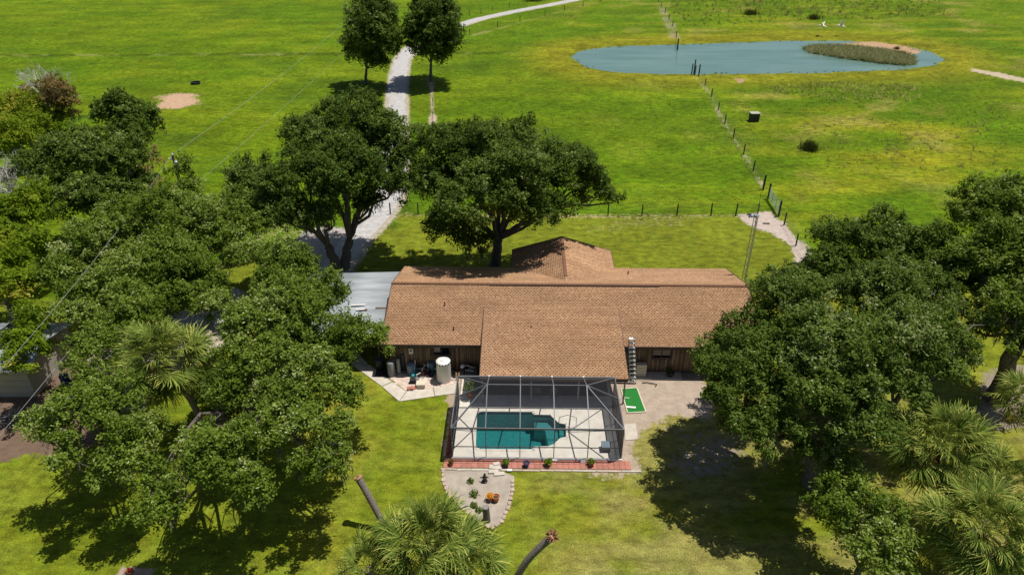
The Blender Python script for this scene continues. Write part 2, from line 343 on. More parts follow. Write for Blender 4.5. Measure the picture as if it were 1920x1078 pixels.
SAND_AREAS = [  # (pixel outline, strength, edge width in metres, colour)
    ([(282, 188), (300, 178), (335, 174), (372, 176), (384, 186), (376, 198), (330, 204), (290, 204)], 0.80, 1.5, (0.47, 0.31, 0.205)),
    ([(1110, 700), (1330, 700), (1350, 760), (1335, 800), (1270, 780), (1240, 800), (1215, 815), (1204, 885), (1110, 885)], 0.9, 1.2, (0.42, 0.335, 0.265)),
    ([(1240, 790), (1420, 790), (1400, 900), (1300, 930), (1230, 880)], 0.62, 2.0, (0.30, 0.24, 0.19)),
    ([(840, 700), (910, 700), (910, 760), (852, 760), (852, 880), (826, 900), (832, 850), (842, 800)], 0.85, 0.5, (0.38, 0.29, 0.215)),
    ([(1380, 402), (1440, 400), (1476, 418), (1500, 452), (1520, 492), (1496, 494), (1470, 447), (1425, 430), (1396, 414)], 0.95, 0.7, (0.47, 0.39, 0.33)),
    ([(560, 440), (600, 425), (690, 420), (660, 520), (560, 600), (480, 600), (520, 540)], 0.95, 1.0, (0.40, 0.36, 0.33)),
    ([(140, 640), (260, 620), (420, 540), (470, 560), (430, 640), (260, 760), (180, 790)], 0.9, 1.0, (0.50, 0.42, 0.35)),
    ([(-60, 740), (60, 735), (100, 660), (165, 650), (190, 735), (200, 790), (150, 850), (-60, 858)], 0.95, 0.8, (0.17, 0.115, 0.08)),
    ([(232, 1068), (262, 1060), (292, 1070), (290, 1095), (230, 1095)], 0.9, 0.4, (0.42, 0.32, 0.25)),
    ([(1820, 128), (1870, 136), (1930, 150), (1930, 158), (1860, 143), (1820, 133)], 0.85, 0.6, (0.45, 0.37, 0.26)),
    ([(1376, 148), (1396, 146), (1402, 153), (1384, 156)], 0.9, 0.6, (0.36, 0.24, 0.14)),
    ([(1060, 412), (1290, 408), (1300, 425), (1180, 436), (1100, 450)], 0.36, 2.0, (0.36, 0.28, 0.15)),
    ([(700, 400), (770, 398), (770, 412), (690, 420)], 0.35, 1.0, (0.36, 0.28, 0.15)),
    ([(1835, 700), (1930, 690), (1930, 800), (1845, 800)], 0.8, 1.0, (0.30, 0.24, 0.19)),
    ([(480, 425), (560, 410), (600, 430), (540, 470), (490, 460)], 0.4, 1.5, (0.36, 0.28, 0.15)),
]
SAND_AREAS = [(pxpoly(a), b, c, d) for a, b, c, d in SAND_AREAS]
SAND_LINES = [([(1300, 138), (1330, 175), (1360, 235), (1395, 290), (1430, 350)], 0.50, 0.55, (0.40, 0.32, 0.23)),
              ([(740, 404), (1000, 406), (1380, 405)], 0.55, 0.6, (0.40, 0.31, 0.17)),
              ([(808, 150), (812, 235)], 0.8, 0.5, (0.46, 0.36, 0.26)),
              ([(882, 68), (1000, 36), (1120, 5)], 0.45, 1.2, (0.36, 0.26, 0.14)),
              ([(1268, 72), (1240, 14)], 0.5, 1.6, (0.36, 0.28, 0.2)),
              ([(1499, 455), (1530, 510)], 0.6, 0.8, (0.42, 0.34, 0.28))]
SAND_LINES = [(pxpoly(a), b, c, d) for a, b, c, d in SAND_LINES]
LAWN = [(-60, 20), (-60, 49), (-34, 49), (-24, 58), (-11, 63)]+[tuple(P(a, b)[:2]) for a, b in [(730, 402), (1060, 405), (1380, 405), (1470, 422), (1500, 470)]]+[(60, 48), (60, 18)]

def pond_sd(x, y): return sdist(x, y, POND)
def ground_props(x, y):
    """colour (n,3), sand amount (n,), sand colour (n,3)"""
    n = len(x)
    big = fbm(x, y, 28, 4, 3); mid = fbm(x, y, 7, 4, 11); sm = fbm(x*0.55, y, 1.6, 3, 23); strk = fbm(x*0.35, y*1.3, 5, 3, 31)
    lush = np.array([0.082, 0.150, 0.003]); past = np.array([0.116, 0.172, 0.004]); yel = np.array([0.210, 0.195, 0.010])
    t1 = ss(0.36, 0.66, 0.55*big+0.45*mid)[:, None]; t2 = ss(0.50, 0.78, 0.5*fbm(x, y, 17, 4, 57)+0.5*strk)[:, None]
    c = lush*(1-t1)+past*t1
    right = ss(5, 60, x+0.1*(y-60))
    c = c*(1-t2*(0.25+0.6*right[:, None]))+yel*t2*(0.25+0.6*right[:, None])
    t3 = (ss(0.56, 0.78, mid)*right*0.5)[:, None]; c = c*(1-t3)+np.array([0.26, 0.215, 0.055])*t3
    t4 = ss(0.56, 0.76, fbm(x*0.6, y, 9, 4, 91))[:, None]*0.55; c = c*(1-t4)+np.array([0.068, 0.125, 0.006])*t4
    # near lawn
    sd = sdist(x, y, LAWN); L = ss(0.6, -0.6, sd)[:, None]
    lw = np.array([0.148, 0.184, 0.010])*(1-ss(0.35, 0.65, mid)[:, None])+np.array([0.205, 0.210, 0.018])*ss(0.35, 0.65, mid)[:, None]
    back = ss(46, 52, y)[:, None]; lw = lw*(1-back)+np.array([0.150, 0.175, 0.012])*back*(0.8+0.4*mid[:, None])
    dry = (np.clip(ss(0.0, 5, x)+0.12, 0, 1)*ss(40, 34, y)*ss(0.34, 0.60, 0.4*mid+0.6*sm))[:, None]*0.66
    lw = lw*(1-dry)+np.array([0.250, 0.215, 0.075])*dry
    c = c*(1-L)+lw*L
    # pond margin: yellower low turf
    pd = pond_sd(x, y); ring = (ss(16, 4, pd+4*(mid-0.5)))[:, None]*0.9
    c = c*(1-ring)+(np.array([0.188, 0.182, 0.010])*(0.85+0.3*sm[:, None]))*ring
    ring2 = (ss(3.0, 0.5, pd)*ss(0.35, 0.6, mid))[:, None]*0.7; c = c*(1-ring2)+np.array([0.09, 0.125, 0.012])*ring2
    c = c*(1+(0.68*(sm-0.5)*(1-0.6*L[:, 0]))[:, None])*(1+(0.52*(strk-0.5)*(1-0.75*L[:, 0]))[:, None])
    # shallow drainage swale in the far pasture
    sw = ss(1.6, 0.2, np.abs(y-(P(300, 100)[1]+0.02*x+1.5*(mid-0.5))))*ss(5, -8, x); c = c*(1-0.5*sw[:, None])+np.array([0.30, 0.27, 0.12])*0.45*(sw*ss(0.5, 0.75, sm))[:, None]
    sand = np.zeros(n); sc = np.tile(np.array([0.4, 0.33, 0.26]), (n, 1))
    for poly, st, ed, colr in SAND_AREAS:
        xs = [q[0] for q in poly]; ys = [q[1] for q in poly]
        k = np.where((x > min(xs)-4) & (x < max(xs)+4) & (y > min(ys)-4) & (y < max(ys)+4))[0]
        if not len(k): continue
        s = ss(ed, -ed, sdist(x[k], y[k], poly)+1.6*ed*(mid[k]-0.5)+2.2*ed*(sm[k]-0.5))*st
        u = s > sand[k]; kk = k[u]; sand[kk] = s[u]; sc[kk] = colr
    for pts, st, wd, colr in SAND_LINES:
        s = ss(wd*1.7, wd*0.2, seg_dist(x, y, pts)+wd*1.2*(mid-0.5))*st*(0.55+0.7*sm); u = s > sand; sand[u] = s[u]; sc[u] = colr
    dr = seg_dist(x, y, DRIVE); s = ss(2.6, 1.5, dr)*0.75; u = s > sand; sand[u] = s[u]; sc[u] = (0.40, 0.35, 0.27)
    s = ss(0.5, 0.1, sdist(x, y, HOUSE))*0.95; u = s > sand; sand[u] = s[u]; sc[u] = (0.33, 0.27, 0.21)
    s = ss(0.35, -0.05, pd)*0.95; u = s > sand; sand[u] = s[u]; sc[u] = (0.20, 0.16, 0.09)
    s = ss(1.5, -1.0, sdist(x, y, MUDP)); u = s > sand; sand[u] = s[u]; sc[u] = (0.42, 0.27, 0.16)
    return c, sand, sc, sd, pd, dr
def ground_z(x, y, sd=None, pd=None, dr=None):
    if sd is None: sd = sdist(x, y, LAWN); pd = pond_sd(x, y); dr = seg_dist(x, y, DRIVE)
    pd = pd+1.6*(fbm(x, y, 2.6, 3, 44)-0.5)
    wild = ss(0.0, 3.0, sd)*ss(2.0, 6.0, dr)*ss(0.5, 5, pd)
    z = wild*((fbm(x, y, 3.5, 3, 71)-0.5)*0.22+(fbm(x, y, 1.1, 2, 72)-0.5)*0.14)
    z = z-0.34*ss(5.0, -0.3, pd)-0.9*ss(-0.3, -7.0, pd)
    m = ss(1.5, -1.5, sdist(x, y, MUDP)); z = z*(1-m)+(POND_Z+0.035)*m
    return z

# ------------------------------------------------------------------ ground sheet
def build_ground():
    ds = [-900, -200, -60, -10, 8, 16]; d = 20.0
    while d < 330: ds.append(d); d *= 1.0092
    ds += [345, 380, 440, 540, 700, 1000, 1600, 2600, 4500]
    ds = np.array(ds); us = np.concatenate([[-60, -14, -4, -2, -1.4, -1.15], np.linspace(-1, 1, 360), [1.15, 1.4, 2, 4, 14, 60]])
    D, U = np.meshgrid(ds, us, indexing='ij'); hw = 0.86*np.clip(D, 22, 330)+7
    X = (U*hw).ravel(); Y = D.ravel()
    c, sand, sc, sd, pd, dr = ground_props(X, Y); Z = ground_z(X, Y, sd, pd, dr)
    nr, nc = D.shape; i = np.arange(nr*nc).reshape(nr, nc)
    F = np.stack([i[:-1, :-1], i[:-1, 1:], i[1:, 1:], i[1:, :-1]], -1).reshape(-1, 4)
    dk = sdist(X, Y, DECK) < -0.25; F = F[~dk[F].all(1)]
    one = np.ones((len(X), 1))
    m, t, out = nodes('turf_ground')
    ag = N(t, 'ShaderNodeAttribute', attribute_name='turf'); asd = N(t, 'ShaderNodeAttribute', attribute_name='soil'); am = N(t, 'ShaderNodeAttribute', attribute_name='bare')
    tc = N(t, 'ShaderNodeTexCoord')
    def noise(scale, det=6, st=None, ro=0.65):
        n = N(t, 'ShaderNodeTexNoise'); n.inputs['Scale'].default_value = scale; n.inputs['Detail'].default_value = det; n.inputs['Roughness'].default_value = ro
        if st:
            mp = N(t, 'ShaderNodeMapping'); mp.inputs['Scale'].default_value = st; t.links.new(tc.outputs['Object'], mp.inputs[0]); t.links.new(mp.outputs[0], n.inputs[0])
        else: t.links.new(tc.outputs['Object'], n.inputs[0])
        return n.outputs[0]
    def mrange(v, a, b, lo, hi):
        r = N(t, 'ShaderNodeMapRange'); r.inputs[1].default_value = a; r.inputs[2].default_value = b; r.inputs[3].default_value = lo; r.inputs[4].default_value = hi; t.links.new(v, r.inputs[0]); return r.outputs[0]
    def math_(op, a, b):
        q = N(t, 'ShaderNodeMath', operation=op)
        for k, v in enumerate((a, b)):
            if isinstance(v, (int, float)): q.inputs[k].default_value = v
            else: t.links.new(v, q.inputs[k])
        return q.outputs[0]
    n1 = noise(1.6, 9, (0.6, 1, 1), 0.75); n2 = noise(13.0, 5, None, 0.75)
    v = math_('MULTIPLY', mrange(n1, 0.36, 0.64, 0.55, 1.45), mrange(n2, 0.36, 0.64, 0.55, 1.45))
    hs = N(t, 'ShaderNodeHueSaturation'); t.links.new(ag.outputs['Color'], hs.inputs['Color']); t.links.new(v, hs.inputs['Value'])
    hh = mrange(noise(0.9, 5), 0.3, 0.7, 0.485, 0.515); t.links.new(hh, hs.inputs['Hue'])
    hs2 = N(t, 'ShaderNodeHueSaturation'); t.links.new(asd.outputs['Color'], hs2.inputs['Color'])
    n3 = noise(1.7, 8, None, 0.7); t.links.new(math_('MULTIPLY', mrange(n3, 0.3, 0.7, 0.78, 1.18), mrange(noise(14, 3), 0.3, 0.7, 0.88, 1.12)), hs2.inputs['Value'])
    fac = mrange(math_('ADD', am.outputs['Fac'], mrange(noise(2.6, 7, None, 0.7), 0.25, 0.75, -0.42, 0.42)), 0.38, 0.62, 0, 1)
    mx = N(t, 'ShaderNodeMix', data_type='RGBA'); t.links.new(fac, mx.inputs[0]); t.links.new(hs.outputs[0], mx.inputs[6]); t.links.new(hs2.outputs[0], mx.inputs[7])
    b = N(t, 'ShaderNodeBsdfPrincipled'); b.inputs['Roughness'].default_value = 0.95; b.inputs['Specular IOR Level'].default_value = 0.1
    t.links.new(mx.outputs[2], b.inputs['Base Color'])
    bp = N(t, 'ShaderNodeBump'); bp.inputs['Strength'].default_value = 0.8; bp.inputs['Distance'].default_value = 0.12
    t.links.new(math_('ADD', n1, math_('MULTIPLY', n2, 0.5)), bp.inputs['Height']); t.links.new(bp.outputs[0], b.inputs['Normal'])
    t.links.new(b.outputs[0], out.inputs[0])
    g = arrays_mesh('ground', np.stack([X, Y, Z], -1), F, m, None, {'turf': ('POINT', np.hstack([c, one])), 'soil': ('POINT', np.hstack([sc, one])), 'bare': ('POINT', sand)}, True)
    return tag(g, kind='structure')
build_ground()

def strip(name, pts, wid, z, mat, rs, jit=0.12, step=0.5):
    pts = [np.array(p[:2]) for p in pts]; C = []
    n = len(pts)
    for i in range(n-1):
        p0, p1, p2, p3 = pts[max(i-1, 0)], pts[i], pts[i+1], pts[min(i+2, n-1)]; L = np.linalg.norm(p2-p1); k = max(2, int(L/step))
        for j in range(k):
            u = j/k; C.append(0.5*((2*p1)+(-p0+p2)*u+(2*p0-5*p1+4*p2-p3)*u*u+(-p0+3*p1-3*p2+p3)*u**3))
    C.append(pts[-1]); C = np.array(C); T = np.gradient(C, axis=0); T /= np.linalg.norm(T, axis=1)[:, None]; Nn = np.stack([-T[:, 1], T[:, 0]], -1)
    r = np.random.RandomState(rs); V = []; cross = np.linspace(-1, 1, 7)
    e1 = fbm(np.arange(len(C))*0.5, np.zeros(len(C)), 3, 3, rs)-0.5; e2 = fbm(np.arange(len(C))*0.5, np.ones(len(C))*9, 3, 3, rs)-0.5
    for q in cross:
        wv = wid/2*q+(e1 if q < 0 else e2)*jit*4*abs(q)+(r.rand(len(C))-0.5)*jit*abs(q)
        V.append(np.column_stack([C+Nn*wv[:, None], np.full(len(C), z+0.05*(1-q*q))]))
    V = np.stack(V, 1); m, k = V.shape[:2]; i = np.arange(m*k).reshape(m, k)
    F = np.stack([i[:-1, :-1], i[:-1, 1:], i[1:, 1:], i[1:, :-1]], -1).reshape(-1, 4)
    return arrays_mesh(name, V.reshape(-1, 3), F, mat, None, None, True)
tag(strip('driveway', DRIVE, 2.7, 0.012, GRAVEL, 5, 0.2), kind='structure')
pw = MB(); pp = [np.array(q) for q in POND]; cen = np.mean(pp, 0)
pw.add([(cen[0]+(q[0]-cen[0])*1.04, cen[1]+(q[1]-cen[1])*1.10, POND_Z) for q in pp], [tuple(range(len(pp)-1, -1, -1))]) if sum(pp[i][0]*pp[(i+1) % len(pp)][1]-pp[(i+1) % len(pp)][0]*pp[i][1] for i in range(len(pp))) < 0 else pw.add([(cen[0]+(q[0]-cen[0])*1.04, cen[1]+(q[1]-cen[1])*1.10, POND_Z) for q in pp], [tuple(range(len(pp)))])
tag(pw.build('pond_water', PONDW), kind='structure')

# ------------------------------------------------------------------ house
def roof_plane(parent, name, o, s, t, L, W, mat=ROOFD, thick=0.12, rs=1):
    """o: eave-left corner, s: unit vector along eave, t: unit vector up the slope"""
    o, s, t = Vector(o), Vector(s), Vector(t); nn = s.cross(t).normalized()
    if nn.z < 0: nn = -nn
    mb = MB(); vs = [o, o+s*L, o+s*L+t*W, o+t*W]; mb.add([v-nn*thick for v in vs]+vs, [(0, 1, 2, 3), (4, 5, 6, 7), (0, 1, 5, 4), (1, 2, 6, 5), (2, 3, 7, 6), (3, 0, 4, 7)])
    ro = mb.build(name, mat, parent)
    r = np.random.RandomState(rs); V = []; T = []; ex = 0.146; tw = 0.235; rows = int(W/ex)
    O, S, TT, NN = (np.array(q) for q in (o, s, t, nn))
    for i in range(rows+1):
        t0 = i*ex; t1 = min(t0+ex*1.08, W)
        if t1-t0 < 0.03: continue
        n = int(L/tw)+2; x0 = (np.arange(n)-1)*tw+(i % 2)*tw/2+(r.rand(n)-0.5)*0.05+r.rand()*0.04
        x1 = x0+tw-0.042-r.rand(n)*0.03; x0 = np.clip(x0, -0.02, L+0.02); x1 = np.clip(x1, -0.02, L+0.02); k = (x1-x0) > 0.03; x0, x1 = x0[k], x1[k]; n = len(x0)
        h = 0.016+0.012*r.rand(n)
        def pt(x, tt, hh): return O+S*x[:, None]+TT*tt+NN*(hh[:, None] if hasattr(hh, '__len__') else hh)
        a = pt(x0, t0, h); b = pt(x1, t0, h); c = pt(x1, t1, 0.004); d = pt(x0, t1, 0.004); e = pt(x0, t0, 0.001); f = pt(x1, t0, 0.001)
        V.append(np.stack([a, b, c, d, e, f], 1)); T.append(np.clip(0.5+0.17*r.randn(n)+0.06*r.randn(), 0, 1))
    V = np.concatenate(V).reshape(-1, 3); T = np.concatenate(T); m = len(T); b0 = np.arange(m)[:, None]*6
    F = np.stack([b0+np.array([[0, 1, 2, 3]]), b0+np.array([[4, 5, 1, 0]])], 1).reshape(-1, 4)
    so = arrays_mesh('shingles', V, F, SHING, ro, {'tone': ('FACE', np.repeat(T, 2))}); tag(so, kind='stuff')
    return ro
HX0, HX1, YF, YR, YB, ZE, ZR = -9.0, 17.35, 38.65, 44.2, 49.7, 2.6, 4.2
house = hthing('house', 'long single storey house with tan shingle roof and brown board walls', 'house', HP.x, HP.y)
hl = lambda x, y, z: (x-HP.x, y-HP.y, z)
def slope(y0, z0, y1, z1):
    v = Vector((0, y1-y0, z1-z0)); return v.normalized(), v.length
tf, lf = slope(YF, ZE, YR, ZR); tb, lb = slope(YB, ZE, YR, ZR)
roof_front = roof_plane(house, 'front_roof_slope', hl(HX0, YF, ZE), (1, 0, 0), tf, HX1-HX0, lf, rs=1)
roof_back = roof_plane(house, 'back_roof_slope', hl(HX0, YB, ZE), (1, 0, 0), tb, HX1-HX0, lb, rs=2)
te, le = slope(35.55, 2.24, 42.1, 3.63)
roof_lanai = roof_plane(house, 'patio_roof_slope', hl(-2.05, 35.55, 2.24), (1, 0, 0), te, 9.6, le, thick=0.16, rs=3)
WX0, WXR, WX1, WYB, WZ = -0.2, 4.0, 8.2, 52.8, 3.88
sl = Vector((WXR-WX0, 0, WZ-ZE)); roof_plane(house, 'wing_roof_slope', hl(WX0, 45.2, ZE), (0, 1, 0), sl.normalized(), WYB-45.2, sl.length, rs=4)
sr = Vector((WXR-WX1, 0, WZ-ZE)); roof_plane(house, 'wing_roof_slope', hl(WX1, 45.2, ZE), (0, 1, 0), sr.normalized(), WYB-45.2, sr.length, rs=5)
mb = MB(); mb.box(hl((HX0+HX1)/2, YR, ZR+0.035), (HX1-HX0+0.1, 0.24, 0.05)); mb.build('ridge_cap', RIDGE, house)
mb = MB(); mb.box(hl(4.5, YR-0.16, ZR+0.005), (12.5, 0.09, 0.06), rx=-0.27); mb.build('ridge_vent', FASC, house)
mb = MB(); mb.box(hl(WXR, 49.4, WZ+0.03), (0.24, 6.8, 0.05)); mb.build('ridge_cap', RIDGE, house)
# fascias and rakes
for (a, b) in [((HX0, YF-0.02, ZE-0.1), (-2.1, YF-0.02, ZE-0.1)), ((7.6, YF-0.02, ZE-0.1), (HX1, YF-0.02, ZE-0.1)), ((-2.05, 35.52, 2.12), (7.55, 35.52, 2.12)),
               ((HX0, YB+0.02, ZE-0.1), (HX1, YB+0.02, ZE-0.1)), ((HX0-0.02, YF, ZE-0.06), (HX0-0.02, YR, ZR-0.06)), ((HX0-0.02, YB, ZE-0.06), (HX0-0.02, YR, ZR-0.06)),
               ((HX1+0.02, YF, ZE-0.06), (HX1+0.02, YR, ZR-0.06)), ((HX1+0.02, YB, ZE-0.06), (HX1+0.02, YR, ZR-0.06)),
               ((-2.07, 35.55, 2.15), (-2.07, 41.9, 3.50)), ((7.57, 35.55, 2.15), (7.57, 41.9, 3.50)),
               ((WX0, WYB+0.02, ZE-0.06), (WXR, WYB+0.02, WZ-0.06)), ((WX1, WYB+0.02, ZE-0.06), (WXR, WYB+0.02, WZ-0.06)), ((WX1+0.02, 49.8, ZE-0.08), (WX1+0.02, WYB, ZE-0.08)), ((WX0-0.02, 49.8, ZE-0.08), (WX0-0.02, WYB, ZE-0.08))]:
    MB().bar(hl(*a), hl(*b), 0.045, 0.20).build('fascia_board', FASC, house)
def wallx(x0, x1, y, z1, opens, nm='wall', th=0.16, mat=FASC):
    mb = MB(); xs = x0
    for (a, b, c, d) in sorted(opens):
        mb.box(hl((xs+a)/2, y, z1/2), (a-xs, th, z1)); mb.box(hl((a+b)/2, y, c/2), (b-a, th, c)); mb.box(hl((a+b)/2, y, (d+z1)/2), (b-a, th, z1-d)); xs = b
    mb.box(hl((xs+x1)/2, y, z1/2), (x1-xs, th, z1)); return mb.build(nm, mat, house)
def boards(x0, x1, y, z1, opens, wall, seed):
    r = np.random.RandomState(seed); V = []; F = []; T = []; x = x0
    while x < x1-0.05:
        wd = min(0.15, x1-x); zs = [(0.08, z1)]
        for (a, b, c, d) in opens:
            if x+wd > a-0.06 and x < b+0.06: zs = [(0.08, c-0.06), (d+0.06, z1)]
        for (za, zb) in zs:
            if zb-za < 0.02: continue
            q = len(V); d_ = 0.022+0.008*r.rand(); xa, xb = x+0.008, x+wd-0.008
            for yy in (y-0.081, y-0.081-d_):
                V += [hl(xa, yy, za), hl(xb, yy, za), hl(xb, yy, zb), hl(xa, yy, zb)]
            F += [(q+4, q+5, q+6, q+7), (q, q+4, q+7, q+3), (q+1, q+2, q+6, q+5), (q+3, q+7, q+6, q+2), (q, q+1, q+5, q+4)]; T += [float(np.clip(0.45+0.25*r.randn(), 0, 1))]*5
        x += wd
    o = arrays_mesh('siding_boards', V, F, SIDING, wall, {'tone': ('FACE', T)}); tag(o, kind='stuff')
WL = [(-5.55, -4.35, 1.35, 2.05)]; WR_ = [(9.75, 11.1, 1.25, 2.0)]; WM = [(-0.6, 1.8, 0.02, 2.1), (3.0, 4.6, 0.9, 2.05), (5.6, 6.5, 0.02, 2.05)]
wl = wallx(-8.6, -2.06, 39.3, 2.55, WL); boards(-8.6, -2.06, 39.3, 2.5, WL, wl, 1)
wr = wallx(7.56, 16.7, 39.3, 2.55, WR_); boards(7.56, 16.7, 39.3, 2.5, WR_, wr, 2)
wm = wallx(-2.06, 7.56, 39.5, 2.9, WM)
MB().box(hl(-8.52, 44.2, 1.27), (0.16, 9.7, 2.55)).build('wall', FASC, house); MB().box(hl(16.62, 44.2, 1.27), (0.16, 9.7, 2.55)).build('wall', FASC, house)
MB().box(hl(4.05, 49.1, 1.27), (25.1, 0.16, 2.55)).build('wall', FASC, house)
for gx in (-8.52, 16.62):
    g = MB(); g.add([hl(gx+a, y, z) for a in (-0.08, 0.08) for y, z in ((39.25, 2.56), (49.1, 2.56), (YR, ZR-0.22))], [(0, 1, 2), (3, 5, 4), (0, 3, 4, 1), (1, 4, 5, 2), (2, 5, 3, 0)]); g.build('gable_wall', FASC, house)
MB().box(hl(4.0, 52.3, 1.27), (7.8, 0.16, 2.55)).build('wall', FASC, house); MB().box(hl(0.2, 50.7, 1.27), (0.16, 3.0, 2.55)).build('wall', FASC, house); MB().box(hl(7.8, 50.7, 1.27), (0.16, 3.0, 2.55)).build('wall', FASC, house)
g = MB(); g.add([hl(x, y, z) for y in (52.22, 52.38) for x, z in ((0.15, 2.56), (7.85, 2.56), (WXR, WZ-0.2))], [(0, 1, 2), (3, 5, 4), (0, 3, 4, 1), (1, 4, 5, 2), (2, 5, 3, 0)]); g.build('gable_wall', FASC, house)
def window(x0, x1, z0, z1, y, nm='window', fm=DGREY, mid=True):
    o = MB().box(hl((x0+x1)/2, y+0.03, (z0+z1)/2), (x1-x0, 0.02, z1-z0)).build(nm, GLASS, house); f = MB(); t = 0.06
    for c, d in (((x0+t/2, (z0+z1)/2), (t, z1-z0)), ((x1-t/2, (z0+z1)/2), (t, z1-z0)), (((x0+x1)/2, z0+t/2), (x1-x0-2*t, t)), (((x0+x1)/2, z1-t/2), (x1-x0-2*t, t))): f.box(hl(c[0], y-0.06, c[1]), (d[0], 0.10, d[1]))
    if mid: f.box(hl((x0+x1)/2, y-0.02, (z0+z1)/2), (0.04, 0.05, z1-z0-2*t))
    f.build('frame', fm, o); return o
window(*WL[0], 39.3); window(*WR_[0], 39.3, fm=FASC); window(*WM[0], 39.5, 'sliding_door', WHITE); window(*WM[1], 39.5, fm=WHITE); window(*WM[2], 39.5, 'door', WHITE, False)
for vx, vy in ((-4.1, 39.9), (1.3, 40.0), (-4.9, 42.1)):
    z = ZE+(vy-YF)*(ZR-ZE)/(YR-YF); MB().tube([hl(vx, vy, z-0.1), hl(vx, vy, z+0.32)], 0.045, 8).build('vent_pipe', FASC, house)
z = ZE+(YB-47.6)*(ZR-ZE)/(YB-YR); MB().tube([hl(9.0, 47.6, z-0.1), hl(9.0, 47.6, z+0.3)], 0.05, 8).build('vent_pipe', FASC, house)
for px_ in (-1.9, 1.3, 4.4, 7.4): MB().box(hl(px_, 35.75, 1.05), (0.09, 0.09, 2.02)).build('porch_post', GREYP, house)
MB().box(hl(2.75, 35.75, 2.07), (9.4, 0.12, 0.12)).build('porch_beam', FASC, house)

# carport with corrugated roof
cp = hthing('carport', 'open carport with grey corrugated metal roof at the left end of the house', 'carport', -13.0, 43.5)
V = []; nx, ny = 2, 170
for j in range(ny+1):
    y = -4.2+j*9.0/ny; ph = (j % 10)
    h = [0.0, 0.0, 0.06, 0.06, 0.0][j % 5]
    for x, z in ((-4.2, 2.62), (4.35, 2.92)): V.append((x, y, z+h))
i = np.arange((ny+1)*2).reshape(-1, 2); F = np.stack([i[:-1, 0], i[:-1, 1], i[1:, 1], i[1:, 0]], -1)
rf = arrays_mesh('corrugated_roof', V, F, TIN, cp); so = rf.modifiers.new('thickness', 'SOLIDIFY'); so.thickness = 0.015
for x in (-4.0, -0.2, 3.6):
    for y in (-4.0, 0.3, 4.6): MB().box((x, y, 1.30), (0.1, 0.1, 2.60+0.035*x)).build('post', WOODP, cp)
for y in (-4.0, 0.3, 4.6): MB().bar((-4.1, y, 2.52), (4.2, y, 2.82), 0.06, 0.14).build('beam', WOODP, cp)
r = random.Random(4)
for k in range(4):
    MB().box((r.uniform(1.4, 3.9), r.uniform(-1.2, 0.9), 2.95), (r.uniform(0.5, 1.1), 0.12, 0.03), rz=r.uniform(-0.08, 0.08), ry=-0.035).build('patch_strip', WHITE if k % 2 else RIDGE, cp)

# ------------------------------------------------------------------ pool, deck, cage
POOLPX = [(892.0, 781), (893.5, 774.5), (898, 771), (906, 770), (1000.6, 770.8), (1000.6, 775.8), (1032.5, 776.5), (1049, 792), (1062.7, 794.2), (1063.8, 820.2), (1051, 823.3), (1040.8, 833.8), (1028, 838.3), (1001, 839), (1001.3, 844.2), (900, 843.4), (892, 840.5), (889.8, 834)]
POOL = [hinv(P(a, b, 0.04)) for a, b in POOLPX]
bm = bmesh.new()
def loop(pts, z):
    vs = [bm.verts.new(hl(x, y, z)) for x, y in pts]; return [bm.edges.new((vs[i], vs[(i+1) % len(vs)])) for i in range(len(vs))]
DK = [(-3.46, 30.5), (6.66, 30.5), (6.66, 39.42), (-3.46, 39.42)]
bmesh.ops.triangle_fill(bm, use_beauty=True, edges=loop(DK, 0.05)+loop(POOL, 0.05))
me = bpy.data.meshes.new('pool_deck'); bm.to_mesh(me); bm.free()
dk = link('pool_deck', me, DECKM); dk.location = HP; dk.rotation_euler = (0, 0, HA)
for p in me.polygons:
    if p.normal.z < 0: p.flip()
so = dk.modifiers.new('slab', 'SOLIDIFY'); so.thickness = 0.12; so.offset = -1; tag(dk, kind='structure')
pool = hthing('swimming_pool', 'teal swimming pool with rounded end and narrow stepped end under the screen cage', 'swimming pool', HP.x, HP.y)
mb = MB(); n = len(POOL); Lp = [hl(x, y, 0.0) for x, y in POOL]
# shell walls
shell = MB(); shell.add([(x, y, 0.049) for x, y, _ in Lp]+[(x, y, -1.45) for x, y, _ in Lp], [(i, (i+1) % n, n+(i+1) % n, n+i) for i in range(n)]+[tuple(range(n, 2*n))]); shell.build('pool_shell', PLAST, pool)
PLASTL = M('pool_step_plaster', (0.50, 0.60, 0.58), 0.8, 0.1, 5)
st = [hl(*hinv(P(a, b, -0.5)), 0)[:2] for a, b in [(1002, 788), (1032, 790), (1050, 806), (1050, 832), (1040, 840), (1028, 833), (1022, 806), (1002, 803)]]
MB().prism(st, -1.44, -0.55).build('bench', PLASTL, pool)
st = [hl(*hinv(P(a, b, -0.3)), 0)[:2] for a, b in [(1048, 798), (1062.5, 800), (1063.6, 826), (1050, 829)]]
MB().prism(st, -1.43, -0.28).build('step', PLASTL, pool)
mb = MB(); mb.add([(x, y, -0.11) for x, y, _ in Lp], [tuple(range(n))]); wt = mb.build('water', PWAT, pool)
for p in wt.data.polygons:
    if p.normal.z < 0: p.flip()
til = MB(); cpool = (sum(q[0] for q in Lp)/n, sum(q[1] for q in Lp)/n); Li = [(cpool[0]+(x-cpool[0])*0.997, cpool[1]+(y-cpool[1])*0.997) for x, y, _ in Lp]
til.add([(x, y, 0.03) for x, y in Li]+[(x, y, -0.24) for x, y in Li], [(i, (i+1) % n, n+(i+1) % n, n+i) for i in range(n)]); til.build('waterline_tile', M('waterline_tile', (0.06, 0.14, 0.15), 0.3, 0.3, 9), pool)
cope = MB()
for i in range(n):
    a, b = Lp[i], Lp[(i+1) % n]; cope.bar((a[0], a[1], 0.045), (b[0], b[1], 0.045), 0.16, 0.05)
cope.build('coping', DECKM, pool)
